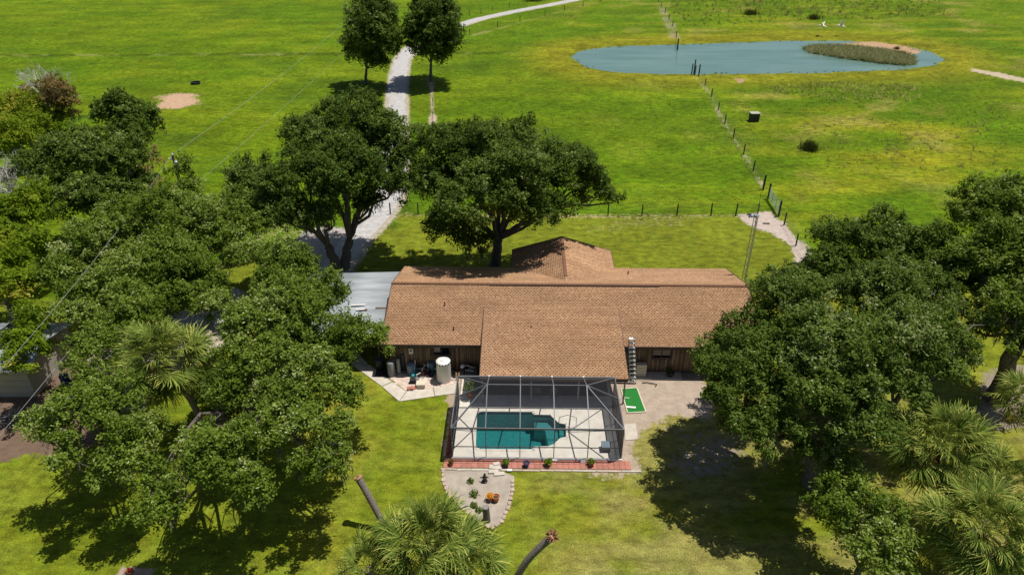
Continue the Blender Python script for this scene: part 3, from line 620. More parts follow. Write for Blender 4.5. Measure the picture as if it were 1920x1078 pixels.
hr0 = hl(*hinv(P(1046, 792, 0.05)), 0.05); hr1 = hl(*hinv(P(1080, 800, 0.05)), 0.05)
MB().tube([(hr1[0], hr1[1], 0.05), (hr1[0], hr1[1], 0.8), (hr1[0]-0.15, hr1[1], 0.88), ((hr0[0]+hr1[0])/2, (hr0[1]+hr1[1])/2, 0.85), (hr0[0]+0.1, hr0[1], 0.5), (hr0[0], hr0[1], -0.3)], 0.022, 7).build('handrail', GALV, pool, True)

CX = [-3.46+2.024*i for i in range(6)]; CY0, CY1, CYR, CZ, CZR = 30.58, 35.45, 33.35, 2.38, 3.42
cage = hthing('pool_cage', 'screened pool enclosure with bronze aluminium frame over the pool', 'pool cage', HP.x, HP.y)
def cb(a, b, nm, wd=0.055, ht=0.09): return MB().bar(hl(*a), hl(*b), wd, ht).build(nm, ALU, cage)
for i, x in enumerate(CX):
    cb((x, CY0, 0.05), (x, CY0, CZ), 'post', 0.05, 0.05)
    if 0 < i < 5:
        cb((x, CY0, CZ), (x, CYR, CZR), 'rafter'); cb((x, CYR, CZR), (x, CY1, CZ-0.02), 'rafter')
        MB().box(hl(x, CY1, CZ+0.06), (0.12, 0.1, 0.08)).build('bracket', WHITE, cage)
for x in (CX[0], CX[5]):
    for y in (32.2, 33.75, CY1): cb((x, y, 0.05), (x, y, CZ), 'post', 0.05, 0.05)
    cb((x, CY0, CZ), (x, CY1, CZ), 'top_rail', 0.06, 0.1); cb((x, CY0, 0.95), (x, CY1, 0.95), 'mid_rail', 0.04, 0.05); cb((x, CY0, 0.08), (x, CY1, 0.08), 'bottom_rail', 0.04, 0.06)
    xr = CX[1] if x == CX[0] else CX[4]
    cb((x, CY0, CZ), (xr, CYR, CZR), 'hip_rafter'); cb((x, CY1, CZ), (xr, CYR, CZR), 'hip_rafter'); cb((x, CYR, CZ), (xr, CYR, CZR), 'hip_rafter')
for y, z, nm, wd in ((CY0, CZ, 'top_rail', 0.1), (CY0, 0.95, 'mid_rail', 0.05), (CY0, 0.08, 'bottom_rail', 0.06)):
    cb((CX[0], y, z), (CX[5], y, z), nm, wd*0.7, wd)
cb((CX[1], CYR, CZR), (CX[4], CYR, CZR), 'ridge_beam', 0.06, 0.07); cb((CX[0], CY1, CZ+0.02), (CX[5], CY1, CZ+0.02), 'gutter_rail', 0.1, 0.08)
def panel(vs, mat=SCR): MB().add([hl(*v) for v in vs], [tuple(range(len(vs)))]).build('screen_panel', mat, cage)
for i in range(5):
    a, b = CX[i]+0.03, CX[i+1]-0.03
    panel([(a, CY0, 0.1), (b, CY0, 0.1), (b, CY0, 0.93), (a, CY0, 0.93)]); panel([(a, CY0, 0.97), (b, CY0, 0.97), (b, CY0, CZ-0.05), (a, CY0, CZ-0.05)])
    if 0 < i < 4:
        panel([(a, CY0+0.03, CZ+0.01), (b, CY0+0.03, CZ+0.01), (b, CYR-0.03, CZR-0.01), (a, CYR-0.03, CZR-0.01)]); panel([(a, CYR+0.03, CZR-0.02), (b, CYR+0.03, CZR-0.02), (b, CY1-0.05, CZ+0.06), (a, CY1-0.05, CZ+0.06)])
for x, xr in ((CX[0], CX[1]), (CX[5], CX[4])):
    panel([(x, CY0, CZ), (xr, CY0, CZ), (xr, CYR, CZR)]); panel([(x, CY0, CZ), (xr, CYR, CZR), (x, CYR, CZ)]); panel([(x, CYR, CZ), (xr, CYR, CZR), (x, CY1, CZ)]); panel([(x, CY1, CZ+0.02), (xr, CYR, CZR), (xr, CY1, CZ+0.02)])
    ys = [CY0, 32.2, 33.75, CY1]
    for i in range(3):
        panel([(x, ys[i]+0.03, 0.1), (x, ys[i+1]-0.03, 0.1), (x, ys[i+1]-0.03, 0.92), (x, ys[i]+0.03, 0.92)], SCRS); panel([(x, ys[i]+0.03, 0.98), (x, ys[i+1]-0.03, 0.98), (x, ys[i+1]-0.03, CZ-0.06), (x, ys[i]+0.03, CZ-0.06)], SCRS)

# red paver strip along the front and the left of the cage
walk = hthing('paver_walk', 'strip of square red pavers along the front of the pool cage', 'paver strip', 1.6, 30.1)
MB().box((0, 0.02, 0.005), (11.1, 0.74, 0.03)).build('mortar_bed', CONC, walk)
pvm = MB().box((0, 0, 0), (0.325, 0.34, 0.05)).build('paver', BRICKR, walk, bevel=0.008); pm = pvm.data; r = random.Random(3); first = True
for i in range(33):
    for j in range(2):
        o = pvm if first else pvm.copy()
        if not first: COL.objects.link(o)
        first = False; o.location = (-5.38+i*0.337, -0.16+j*0.352, 0.035+r.uniform(-0.006, 0.006)); o.rotation_euler = (r.uniform(-0.01, 0.01), r.uniform(-0.01, 0.01), r.uniform(-0.02, 0.02))
walk2 = hthing('paver_walk', 'strip of red pavers coloured dark as screen shade along the left side of the pool cage', 'paver strip', -3.72, 32.8)
pv2 = None
for i in range(13):
    if pv2 is None: pv2 = MB().box((0, 0, 0), (0.36, 0.325, 0.05)).build('paver', SHADED_RED, walk2, bevel=0.008); o = pv2
    else: o = pv2.copy(); COL.objects.link(o)
    o.location = (0, -2.02+i*0.34, 0.035+r.uniform(-0.005, 0.005)); o.rotation_euler = (0, 0, r.uniform(-0.02, 0.02))
kerb = hthing('garden_kerb', 'low weathered concrete kerb in front of the red pavers', 'kerb', 1.6, 29.62)
x = -5.7; r = random.Random(8)
while x < 5.6:
    L = r.uniform(0.8, 1.5); MB().box((x+L/2, r.uniform(-0.02, 0.02), 0.02), (L-0.03, 0.13, 0.09), rz=r.uniform(-0.02, 0.02)).build('kerb_piece', CONC if r.random() < 0.6 else STONE, kerb, bevel=0.012); x += L
MB().box((0, 0, 0.08), (10.2, 0.09, 0.13)).build('deck_edge', WHITE, hthing('deck_edging', 'white painted edge under the front screen of the pool cage', 'edging', 1.6, 30.49))

# ------------------------------------------------------------------ small things near the pool
def at(px, py, z=0.0): p = P(px, py, z); return (p[0], p[1], z)
def pot(name, label, px, py, rad, h, mat, z=0.05, group=None):
    t = thing(name, label, 'pot', at(px, py, z), 0, group)
    MB().lathe((0, 0, 0), [(rad*0.68, 0), (rad*0.8, h*0.3), (rad*0.95, h*0.86), (rad*1.08, h*0.88), (rad*1.08, h), (rad*0.9, h), (rad*0.85, h*0.82)], 18).build('pot_body', mat, t, True)
    MB().lathe((0, 0, h*0.80), [(rad*0.86, 0), (rad*0.4, 0.015)], 14).build('soil', M_SOIL, t); return t
M_SOIL = M('potting_soil', (0.06, 0.045, 0.03), 0.95, 0.3, 15)
def leaf_quads(cen, nrm, rs, l, wd, rng):
    n = len(cen); rnd = rng.randn(n, 3); t = np.cross(nrm, rnd); t /= np.linalg.norm(t, axis=1)[:, None]+1e-9; b = np.cross(nrm, t)
    l = l*(0.7+0.6*rng.rand(n))[:, None]; wd = wd*(0.7+0.6*rng.rand(n))[:, None]
    V = np.stack([cen-t*l, cen+b*wd, cen+t*l-nrm*l*0.18, cen-b*wd], 1).reshape(-1, 3); F = np.arange(n*4).reshape(-1, 4); return V, F
def plant_ball(t, c, rad, mat, n, seed, l=0.07, wd=0.03, nm='foliage'):
    g = np.random.RandomState(seed); d = g.randn(n, 3); d[:, 2] = np.abs(d[:, 2])*0.9; d /= np.linalg.norm(d, axis=1)[:, None]
    cen = np.array(c)+d*rad*(0.45+0.6*g.rand(n))[:, None]; nr = d*0.6+g.randn(n, 3)*0.6+np.array([0, 0, 0.3]); nr /= np.linalg.norm(nr, axis=1)[:, None]
    V, F = leaf_quads(cen, nr, seed, l, wd, g); return arrays_mesh(nm, V, F, mat, t, {'tone': ('FACE', np.clip(0.5+0.22*g.randn(n), 0, 1))})
for i, (px, py, lab, mt, tone) in enumerate([(948.5, 873, 'leafy green potted plant on red pavers, nearest on the right of the stone step', DGREY, OAK), (1028, 872.5, 'olive green potted plant on red pavers right of the blue pot', DGREY, BRIGHT), (1108.5, 872, 'potted plant near the right end of the red pavers', TERRA, OAK), (846, 871, 'small brown withered potted plant at left end of red pavers', TERRA, RUST)]):
    t = pot('potted_plant', lab, px, py, 0.15, 0.22, mt); t['category'] = 'potted plant'; plant_ball(t, (0, 0, 0.28), 0.24 if i < 3 else 0.15, tone, 240, 60+i)
t = pot('glazed_pot', 'dark blue glazed pot standing on the red pavers', 987, 874, 0.18, 0.30, BLUE)
st = thing('stone_step', 'pale stacked stone step in front of the cage door', 'step', at(929, 876, 0.06), 0.02)
for k, (x, y, z, a, b) in enumerate([(0, 0, 0.03, 0.75, 0.34), (-0.12, -0.32, 0.0, 0.6, 0.3), (0.22, -0.50, -0.01, 0.62, 0.28), (0.05, 0.22, 0.08, 0.4, 0.25)]): MB().box((x, y, z), (a, b, 0.09), rz=0.1*k-0.12).build('slab', CONC, st, bevel=0.015)
for k, (px, py, lab) in enumerate([(955, 882, 'small white paver on the kerb beside the sand bed'), (1040, 864, 'white downspout block at the foot of the cage, centre'), (1093, 866, 'white downspout block at the foot of the cage, right of centre')]):
    t = MB().box((0, 0, 0.04), (0.30, 0.16, 0.08)).build('white_block', WHITE, None, bevel=0.012); t.location = at(px, py, 0.05); tag(t, lab, 'block')
ot = thing('side_table', 'grey woven side table on the right of the pool deck', 'side table', (*at(1135.5, 842, 0.05)[:2], 0.05), HA)
MB().box((0, 0, 0.40), (0.56, 0.56, 0.05)).build('table_top', BLUEG, ot, bevel=0.01); MB().box((0, 0, 0.24), (0.46, 0.46, 0.26)).build('body', GREYP, ot)
for sx in (-1, 1):
    for sy in (-1, 1): MB().box((sx*0.23, sy*0.23, 0.19), (0.05, 0.05, 0.37)).build('leg', GREYP, ot)
# under the covered patio
ovl = hthing('patio_shade_overlay', 'dark grey overlay added to deepen the shade on the covered patio floor', 'shade_overlay', 1.6, 37.85, 0.05); MB().box((0, 0, 0.006), (9.9, 2.7, 0.012)).build('pile', M('shade_overlay', (0.055, 0.055, 0.062), 0.95, 0.25, 6), ovl); MB().bar((-4.95, -1.34, 0.008), (4.95, -1.34, 0.008), 0.05, 0.014).build('overlay_edge', DGREY, ovl)  # dark layer added over the patio floor to deepen its shade
tb_ = hthing('patio_table', 'dark dining table in the shade of the covered patio', 'table', 2.2, 37.2, 0.05)
MB().box((0, 0, 0.73), (1.7, 0.95, 0.05)).build('table_top', BRONZE, tb_, bevel=0.01)
for sx in (-1, 1):
    for sy in (-1, 1): MB().box((sx*0.75, sy*0.4, 0.35), (0.07, 0.07, 0.70)).build('leg', BRONZE, tb_)
for k, (x, y, a, lab) in enumerate([(1.7, 36.4, 0, 'dark patio chair at the front left of the shaded table'), (2.8, 36.4, 0.1, 'dark patio chair at the front right of the shaded table'), (3.5, 37.3, 1.6, 'dark patio chair at the right end of the shaded table')]):
    c = hthing('patio_chair', lab, 'chair', x, y, 0.05, a, 'chairs around the patio table')
    MB().box((0, 0, 0.43), (0.46, 0.46, 0.05)).build('seat', BRONZE, c); MB().box((0, -0.22, 0.70), (0.46, 0.04, 0.5), rx=0.12).build('backrest', BRONZE, c)
    for sx in (-1, 1):
        for sy in (-1, 1): MB().box((sx*0.2, sy*0.2, 0.20), (0.04, 0.04, 0.41)).build('leg', BRONZE, c)
t = hthing('potted_palm', 'leafy potted plant in the shaded left corner of the cage', 'potted plant', -2.75, 36.3, 0.05)
MB().lathe((0, 0, 0), [(0.18, 0), (0.26, 0.4), (0.28, 0.42), (0.24, 0.42), (0.22, 0.36)], 16).build('pot_body', TERRA, t, True); plant_ball(t, (0, 0, 0.7), 0.5, OAKD, 500, 77, 0.14, 0.03)

# sand bed with edging stones
mb = MB(); mb.add([(x, y, 0.012) for x, y in BED], [tuple(range(len(BED)))]); bed = mb.build('sand_bed', SAND)
for p in bed.data.polygons:
    if p.normal.z < 0: p.flip()
tag(bed, kind='structure')
edge = thing('stone_edging', 'curved row of pale pinkish edging stones round the sand bed', 'edging', at(900, 940))
eo = np.array(at(900, 940)); r = random.Random(12); emesh = []
for k in range(3):
    bm = bmesh.new(); bmesh.ops.create_cube(bm, size=1.0); bmesh.ops.bevel(bm, geom=bm.edges[:], offset=0.16, segments=1, affect='EDGES')
    for v in bm.verts: v.co = Vector((v.co.x*0.30+r.uniform(-0.02, 0.02), v.co.y*0.20+r.uniform(-0.02, 0.02), v.co.z*0.13))
    me = bpy.data.meshes.new('edging_stone'); bm.to_mesh(me); bm.free(); me.materials.append(STONE); emesh.append(me)
pts = [np.array(P(a, b)[:2]) for a, b in [(831, 884), (831, 903), (842, 928), (868, 954), (903, 982), (922, 990), (940, 979), (954, 950), (961, 920), (961, 896)]]
acc = 0.0
for i in range(len(pts)-1):
    a, b = pts[i], pts[i+1]; L = np.linalg.norm(b-a); dv = (b-a)/L; s = acc
    while s < L:
        p = a+dv*s; o = bpy.data.objects.new('stone', r.choice(emesh)); COL.objects.link(o); o.parent = edge
        o.location = (p[0]-eo[0], p[1]-eo[1], 0.035+r.uniform(-0.02, 0.015)); o.rotation_euler = (r.uniform(-.1, .1), r.uniform(-.1, .1), math.atan2(dv[1], dv[0])+r.uniform(-0.2, 0.2)); q = r.uniform(0.8, 1.15); o.scale = (q, r.uniform(0.8, 1.15), 1)
        s += 0.33*r.uniform(0.92, 1.1)
    acc = s-L
t = pot('terracotta_pot', 'terracotta pot lying in the sand bed beside orange flowers', 930, 938, 0.20, 0.34, TERRA, 0.02)
t = pot('flower_pot', 'orange flowering potted plant in the sand bed', 919, 937, 0.17, 0.25, TERRA, 0.02); plant_ball(t, (0, 0, 0.27), 0.24, None, 200, 5, 0.05, 0.03, 'petals').data.materials.append(ORANGE)
t['category'] = 'potted plant'
stp = thing('palm_stump', 'short mossy palm stump standing in the sand bed', 'stump', at(912, 976))
MB().tube([(0, 0, -0.1), (0.01, 0, 0.3), (0, 0.01, 0.75), (-0.02, 0.02, 1.02)], [0.24, 0.20, 0.185, 0.17], 12).build('stump_trunk', BARK, stp, True); MB().lathe((-0.02, 0.02, 1.0), [(0.165, 0), (0.13, 0.03)], 12).build('cut_top', GREYP, stp)
t = thing('garden_statue', 'small dark garden ornament near the top of the sand bed', 'ornament', at(909, 903, 0.0))
MB().lathe((0, 0, 0), [(0.16, 0), (0.17, 0.1), (0.08, 0.16), (0.13, 0.3), (0.12, 0.42), (0.05, 0.5), (0.08, 0.58), (0.05, 0.66)], 12).build('figure', BRONZE, t, True); MB().bar((-0.25, 0.05, 0.3), (0.22, -0.05, 0.42), 0.06, 0.05).build('arms', BRONZE, t)
for k, (px, py, rr, lab) in enumerate([(882, 903, 0.22, 'sparse weedy plant left of the dark ornament in the sand bed'), (889, 927, 0.30, 'dark green weedy plant in the middle of the sand bed'), (889, 948, 0.24, 'low weedy plant below the middle of the sand bed'), (898, 957, 0.22, 'small low weed left of the palm stump')]):
    t = thing('bed_plant', lab, 'plant', at(px, py, 0.01)); plant_ball(t, (0, 0, 0.02), rr, OAKD, 90, 80+k, 0.07, 0.035)

# equipment yard: concrete walk slabs, rubble, tanks and pumps
slabs = thing('concrete_walk', 'angled walk of concrete slabs round the pump yard', 'walkway', at(750, 730))
so_ = np.array(at(750, 730))
for k, poly in enumerate([[(668, 690), (690, 683), (735, 716), (716, 725)], [(717, 726), (736, 717), (761.5, 734.5), (748, 753)], [(749, 753), (762.5, 735), (812, 729), (815, 743.5)], [(816, 743.3), (813, 729), (862, 719), (860, 737.5)], [(640, 665), (668, 660), (689, 682), (667, 689.5)]]):
    MB().prism([(P(a, b)[0]-so_[0], P(a, b)[1]-so_[1]) for a, b in poly][::-1], -0.06, 0.055+0.006*(k % 2)).build('slab', CONC, slabs, bevel=0.01)
tag(MB().prism([tuple(P(a, b)[:2]) for a, b in [(862, 718), (812, 728.5), (763, 734), (726, 706), (742, 700), (862, 704)]], -0.05, 0.02).build('rubble_bed', M('pale_rubble_bed', (0.56, 0.44, 0.37), 0.95, 0.3, 4, 0.5, 14)), kind='structure')
g = random.Random(5); rub = thing('rubble_pieces', 'loose pale broken stones scattered beside the pump yard', 'rubble', at(790, 720)); ro_ = np.array(at(790, 720))
bm = bmesh.new(); bmesh.ops.create_icosphere(bm, subdivisions=1, radius=0.5)
for v in bm.verts: v.co *= g.uniform(0.75, 1.2); v.co.z *= 0.5
rm = bpy.data.meshes.new('rubble'); bm.to_mesh(rm); bm.free(); rm.materials.append(ROCK)
for k in range(70):
    px, py = g.uniform(730, 858), g.uniform(704, 732)
    if py > 706+(px-722)*0.72 or py > 736-(px-765)*0.16: continue
    p = P(px, py); o = bpy.data.objects.new('stone', rm); COL.objects.link(o); o.parent = rub; o.location = (p[0]-ro_[0], p[1]-ro_[1], 0.03); q = g.uniform(0.12, 0.38); o.scale = (q*g.uniform(0.8, 1.5), q, q*0.7); o.rotation_euler = (0, 0, g.uniform(0, 6))
def tank(name, label, px, py, rad, h, mat, dome=0.12, cat='tank', lid=None, bands=0):
    p = at(px, py); t = thing(name, label, cat, p)
    MB().lathe((0, 0, 0), [(rad*0.97, 0), (rad, 0.04), (rad, h-dome), (rad*0.9, h-dome*0.45), (rad*0.6, h-dome*0.1), (rad*0.15, h)], 24).build('tank_body', mat, t, True)
    if lid: MB().lathe((0, 0, h-0.02), [(rad*0.22, 0), (rad*0.22, 0.07), (rad*0.05, 0.09)], 12).build('lid', lid, t, True)
    for b in range(bands): MB().lathe((0, 0, 0.3+b*0.5), [(rad*1.012, 0), (rad*1.012, 0.03)], 24).build('band', lid or mat, t)
    return t
t = tank('water_tank', 'large white cylindrical water tank against the house wall', 833, 712, 0.50, 1.72, TANKW, 0.10)
for k in range(7):
    a = -2.8+k*0.42; MB().box((0.5*math.cos(a), 0.5*math.sin(a), 1.60), (0.06, 0.06, 0.10), rz=a).build('clip', BLACK, t)
MB().lathe((0, 0, 1.70), [(0.2, 0), (0.2, 0.05), (0.04, 0.06)], 16).build('lid', TANKW, t, True); MB().tube([(0.5, 0, 0.2), (0.62, -0.1, 0.2), (0.62, -0.1, 0.0)], 0.03, 7).build('pipe', PVC, t)
tank('softener_tank', 'wide dark grey cylinder tank on the left of the pump yard', 735, 703.5, 0.27, 1.22, GREYP, 0.06, lid=DGREY)
tank('filter_tube', 'slim grey filter cylinder beside the wide dark grey tank', 748.5, 700, 0.14, 1.3, M('mid_grey', (0.30, 0.30, 0.29), 0.6, 0.1, 3), 0.08, lid=DGREY)
tank('resin_tank', 'tall dark cylinder under the wall meter box', 757, 692, 0.2, 1.45, DGREY, 0.1, lid=BLACK)
tank('pressure_tank', 'blue grey domed pressure tank in the pump yard', 772, 699, 0.32, 0.85, BLUEG, 0.26)
tank('pressure_tank', 'teal blue tank close to the left of the white water tank', 810.5, 696.5, 0.24, 0.85, M('teal_grey', (0.08, 0.20, 0.26), 0.5, 0.15, 3), 0.2)
def pump(label, px, py, m1, m2, rz):
    t = thing('pump', label, 'pump', at(px, py), rz)
    MB().tube([(-0.28, 0, 0.22), (0.12, 0, 0.22)], 0.13, 14).build('motor', m1, t, True); MB().lathe((0.22, 0, 0.02), [(0.15, 0), (0.17, 0.1), (0.16, 0.36), (0.1, 0.44), (0.02, 0.45)], 14).build('pump_head', m2, t, True)
    MB().box((-0.06, 0, 0.05), (0.5, 0.24, 0.06)).build('base', BLACK, t); MB().tube([(0.22, 0, 0.4), (0.22, 0, 0.7), (0.5, 0.2, 0.7)], 0.028, 7).build('pipe', PVC, t)
pump('teal water pump in front of the blue grey pressure tank', 776, 707, TEAL, TEAL, 1.3); pump('dark pump with a white cap behind the pale box', 787, 707, BLACK, M('oxide', (0.12, 0.05, 0.045), 0.7, 0.2, 4), 0.4); pump('small black pump left of the white water tank', 806, 703, BLACK, DGREY, 2.2); pump('black pump on the rubble left of the pale box', 776, 718, BLACK, GREYP, 0.1)
t = thing('equipment_box', 'pale beige square utility box on the rubble', 'box', at(789.5, 725), 0.05); MB().box((0, 0, 0.17), (0.58, 0.5, 0.34)).build('box_body', BEIGE, t, bevel=0.015); MB().box((0, 0, 0.355), (0.62, 0.54, 0.03)).build('lid', BEIGE, t, bevel=0.008)
t = thing('tile_stack', 'small stack of red clay tiles lying on the concrete walk', 'tiles', at(772, 729), 0.1)
for k in range(6): MB().box(((k % 2)*0.30-0.15, (k//2 % 2)*0.2-0.1, 0.08+0.05*(k//4)), (0.29, 0.19, 0.045), rz=0.05*k).build('tile', BRICKR, t, bevel=0.006)
t = thing('black_pallet', 'low black pad at the left end of the pump yard', 'pallet', at(718, 700), 0.0)
for k in range(6): MB().box((-0.42+k*0.17, 0, 0.09), (0.14, 0.85, 0.03)).build('slat', BLACK, t)
for k in (-1, 0, 1): MB().box((0, 0.36*k, 0.035), (0.98, 0.09, 0.07)).build('bearer', BLACK, t)
t = thing('black_barrel', 'black round bin at the far left of the pump yard under the oak', 'bin', at(713, 690)); MB().lathe((0, 0, 0), [(0.28, 0), (0.33, 0.4), (0.33, 0.8), (0.3, 0.84), (0.05, 0.86)], 18).build('bin_body', BLACK, t, True); MB().lathe((0, 0, 0.8), [(0.35, 0), (0.35, 0.04), (0.1, 0.1)], 18).build('lid', DGREY, t, True)
t = hthing('meter_box', 'grey electrical meter box on the brown wall above the tanks', 'meter box', -7.05, 39.12, 1.75); MB().box((0, 0, 0), (0.34, 0.16, 0.5)).build('box_body', GALV, t, bevel=0.015); MB().tube([(0, 0, -0.25), (0, 0.02, -1.6)], 0.025, 6).build('conduit', GALV, t); MB().lathe((0, -0.08, 0.02), [(0.08, 0), (0.08, 0.06)], 12).build('meter', GREYP, t)
t = hthing('pipe_manifold', 'white plastic pipes along the wall behind the pumps', 'pipes', -5.6, 38.9)
for a, b in (((-1.5, 0, 0.35), (1.2, 0, 0.35)), ((-1.2, 0, 0.1), (-1.2, 0, 1.1)), ((-0.3, 0, 0.1), (-0.3, 0, 0.9)), ((0.5, 0, 0.1), (0.5, 0, 0.8)), ((-1.5, -0.6, 0.1), (-0.4, -0.6, 0.1)), ((0.5, 0, 0.6), (1.2, 0, 0.6))): MB().tube([a, b], 0.03, 7).build('pipe', PVC, t)
t = thing('pool_filter', 'black pool filter with a white valve at the right of the pump yard', 'filter', at(868, 704)); MB().lathe((0, 0, 0), [(0.2, 0), (0.25, 0.15), (0.25, 0.6), (0.15, 0.75), (0.04, 0.78)], 18).build('filter_body', BLACK, t, True); MB().lathe((0, 0, 0.76), [(0.14, 0), (0.14, 0.12), (0.05, 0.16)], 14).build('valve', WHITE, t, True); MB().tube([(0, 0, 0.85), (0.3, 0.05, 0.85), (0.9, 0.1, 0.6), (0.95, 0.1, 0.0)], 0.03, 7).build('pipe', PVC, t)
t = thing('pool_heater', 'grey pool heater box beside the cage corner', 'heater', at(884, 703), HA); MB().box((0, 0, 0.3), (0.62, 0.5, 0.6)).build('cabinet', DGREY, t, bevel=0.02); MB().lathe((0, 0, 0.6), [(0.18, 0), (0.18, 0.04)], 14).build('fan_guard', GREYP, t); MB().tube([(-0.4, -0.2, 0.0), (-0.4, -0.2, 0.6), (0.2, -0.35, 0.62)], 0.025, 6).build('pipe', PVC, t)
t = thing('lumber_offcuts', 'two short tan wooden planks leaning at the cage corner', 'planks', at(856, 713));
for k in range(2): MB().box((k*0.16, 0, 0.3), (0.10, 0.04, 0.62), rx=-0.35, ry=0.1*k).build('plank', M('new_timber%d' % k, (0.48, 0.33, 0.18), 0.8, 0.15, 6), t)

# right of the house: ladder, mat, patio strip
lad = thing('ladder', 'white and grey extension ladder leaning on the roof edge', 'ladder', (*at(1186.5, 719)[:2], 0), HA)
b0 = Vector((0, 0, 0)); tp = PD(1183.5, 630, 38.35); top = Vector((tp[0]-lad.location.x, tp[1]-lad.location.y, tp[2]))
for s in (-1, 1): MB().bar(b0+Vector((s*0.2, 0, 0)), top+Vector((s*0.19, 0, 0)), 0.03, 0.08).build('rail', GALV, lad)
for k in range(11):
    q = b0.lerp(top, (k+0.6)/11.2); MB().box(q, (0.42, 0.17, 0.06), rx=0.1).build('rung', WHITE, lad)
mat_ = thing('putting_mat', 'bright green artificial turf mat beside the cage', 'turf mat', at(1187, 751)); mo = np.array(at(1187, 751))
mpx = [(1164.5, 730), (1194, 728), (1211, 773), (1176.5, 775)]; mp_ = [(P(a, b)[0]-mo[0], P(a, b)[1]-mo[1]) for a, b in mpx][::-1]
MB().prism(mp_, 0.0, 0.05).build('turf', TURF, mat_)
for i in range(4):
    a, b = mp_[i], mp_[(i+1) % 4]; MB().bar((a[0], a[1], 0.045), (b[0], b[1], 0.045), 0.07, 0.06).build('border', BEIGE, mat_)
bx_ = at(1183, 764, 0.05); t = MB().box((0, 0, 0.03), (0.62, 0.16, 0.05), rz=-0.12).build('white_board', WHITE); t.location = bx_; tag(t, 'short white board lying on the green turf mat', 'board')
t = MB().box((0, 0, 0.02), (0.50, 0.06, 0.03), rz=-0.12).build('putter_rail', PVC); t.location = at(1173, 746, 0.05); tag(t, 'thin pale rail lying across the green turf mat', 'rail')
pt_ = MB().prism([tuple(P(a, b)[:2]) for a, b in [(1184, 714), (1278, 712), (1276, 695), (1184, 697)]][::-1], -0.05, 0.06).build('side_patio', CONC, None, bevel=0.01); tag(pt_, kind='structure')
pt_ = MB().prism([tuple(P(a, b)[:2]) for a, b in [(1172, 826), (1196, 824), (1192, 794), (1170, 796)]][::-1], -0.05, 0.05).build('concrete_pad', CONC, None, bevel=0.01); tag(pt_, kind='structure')
pan = hthing('storage_cabinet', 'beige ribbed panel cabinet against the brown wall by the ladder', 'cabinet', 9.0, 38.72, 0.06); MB().box((0, 0.1, 0.5), (0.72, 0.36, 1.0)).build('cabinet_body', BEIGE, pan, bevel=0.02)
for k in range(4): MB().box((0, -0.09, 0.14+0.24*k), (0.68, 0.02, 0.20)).build('slat', BEIGE, pan)
t = thing('planter', 'dark planter pot on the right side patio by the wall', 'planter', at(1256, 704, 0.06)); MB().lathe((0, 0, 0), [(0.2, 0), (0.28, 0.35), (0.3, 0.37), (0.26, 0.37), (0.24, 0.3)], 16).build('pot_body', BLACK, t, True); plant_ball(t, (0, 0, 0.35), 0.25, OAKD, 120, 9, 0.1, 0.03)
t = thing('garden_hose', 'thin dark hose lying on the sand behind the turf mat', 'hose', at(1215, 720)); ho = np.array(at(1215, 720))
MB().tube([np.append(P(a, b)[:2]-ho[:2], 0.07) for a, b in [(1204, 719), (1212, 718), (1224, 720), (1232, 722), (1228, 726)]], 0.03, 6).build('hose_coil', BLACK, t, True)

# ------------------------------------------------------------------ trees
def foliage(parent, name, puffs, seed, mat, l=0.13, wd=0.062, cover=1.75, base=0.46, spread=0.2, flat=0.95):
    g = np.random.RandomState(seed); puffs = np.asarray(puffs, float); C = []; Nn = []; T = []
    for x, y, z, rr, tof in puffs:
        o = np.array([x, y, z]); n = int(4*math.pi*rr*rr*0.58*cover/(2*l*wd)); d = g.randn(n, 3); d /= np.linalg.norm(d, axis=1)[:, None]
        fl = (d[:, 2] < -0.15) & (g.rand(n) < 0.7); d[fl, 2] *= -1
        q = rr*(0.35+0.70*np.sqrt(g.rand(n)))*(1+0.30*np.sin(3.1*d[:, 0]+x*5)*np.sin(3.7*d[:, 1]+y*3+z))
        cc = o+d*q[:, None]*np.array([1, 1, flat*g.uniform(0.8, 1.25)])
        gap = np.sin(cc[:, 0]*5.3+1.7*np.sin(cc[:, 1]*3.1))+np.sin(cc[:, 1]*4.7+1.3*np.sin(cc[:, 2]*4.1))+np.sin(cc[:, 2]*5.9+1.9*np.sin(cc[:, 0]*2.7))
        kp = g.rand(n) < np.clip(0.60+0.45*gap, 0.06, 1.0); cc = cc[kp]; d = d[kp]
        # leafy shoots poking out of the clump
        ns = max(4, int(7*rr/0.6)); nl = max(5, int(0.045*n)); sd_ = g.randn(ns, 3); sd_[:, 2] = np.abs(sd_[:, 2])*1.1+0.15; sd_ /= np.linalg.norm(sd_, axis=1)[:, None]
        ln = rr*(0.75+0.75*g.rand(ns, nl)); sh = o+sd_[:, None, :]*ln[:, :, None]+g.randn(ns, nl, 3)*0.10*(0.5+rr)*(1.5-ln/(rr*1.5))[:, :, None]
        cc = np.concatenate([cc, sh.reshape(-1, 3)]); d = np.concatenate([d, np.repeat(sd_, nl, 0)]); n = len(cc)
        cc += g.randn(n, 3)*0.05; C.append(cc); nn = d*0.40+g.randn(n, 3)*0.48+np.array([0.12, 0.02, 0.62]); Nn.append(nn/np.linalg.norm(nn, axis=1)[:, None])
        T.append(np.clip(base+tof+0.12*g.randn()+spread*g.randn(n), 0, 1))
    C = np.concatenate(C); Nn = np.concatenate(Nn); T = np.concatenate(T); V, F = leaf_quads(C, Nn, seed, l, wd, g)
    return arrays_mesh(name, V, F, mat, parent, {'tone': ('FACE', T)})
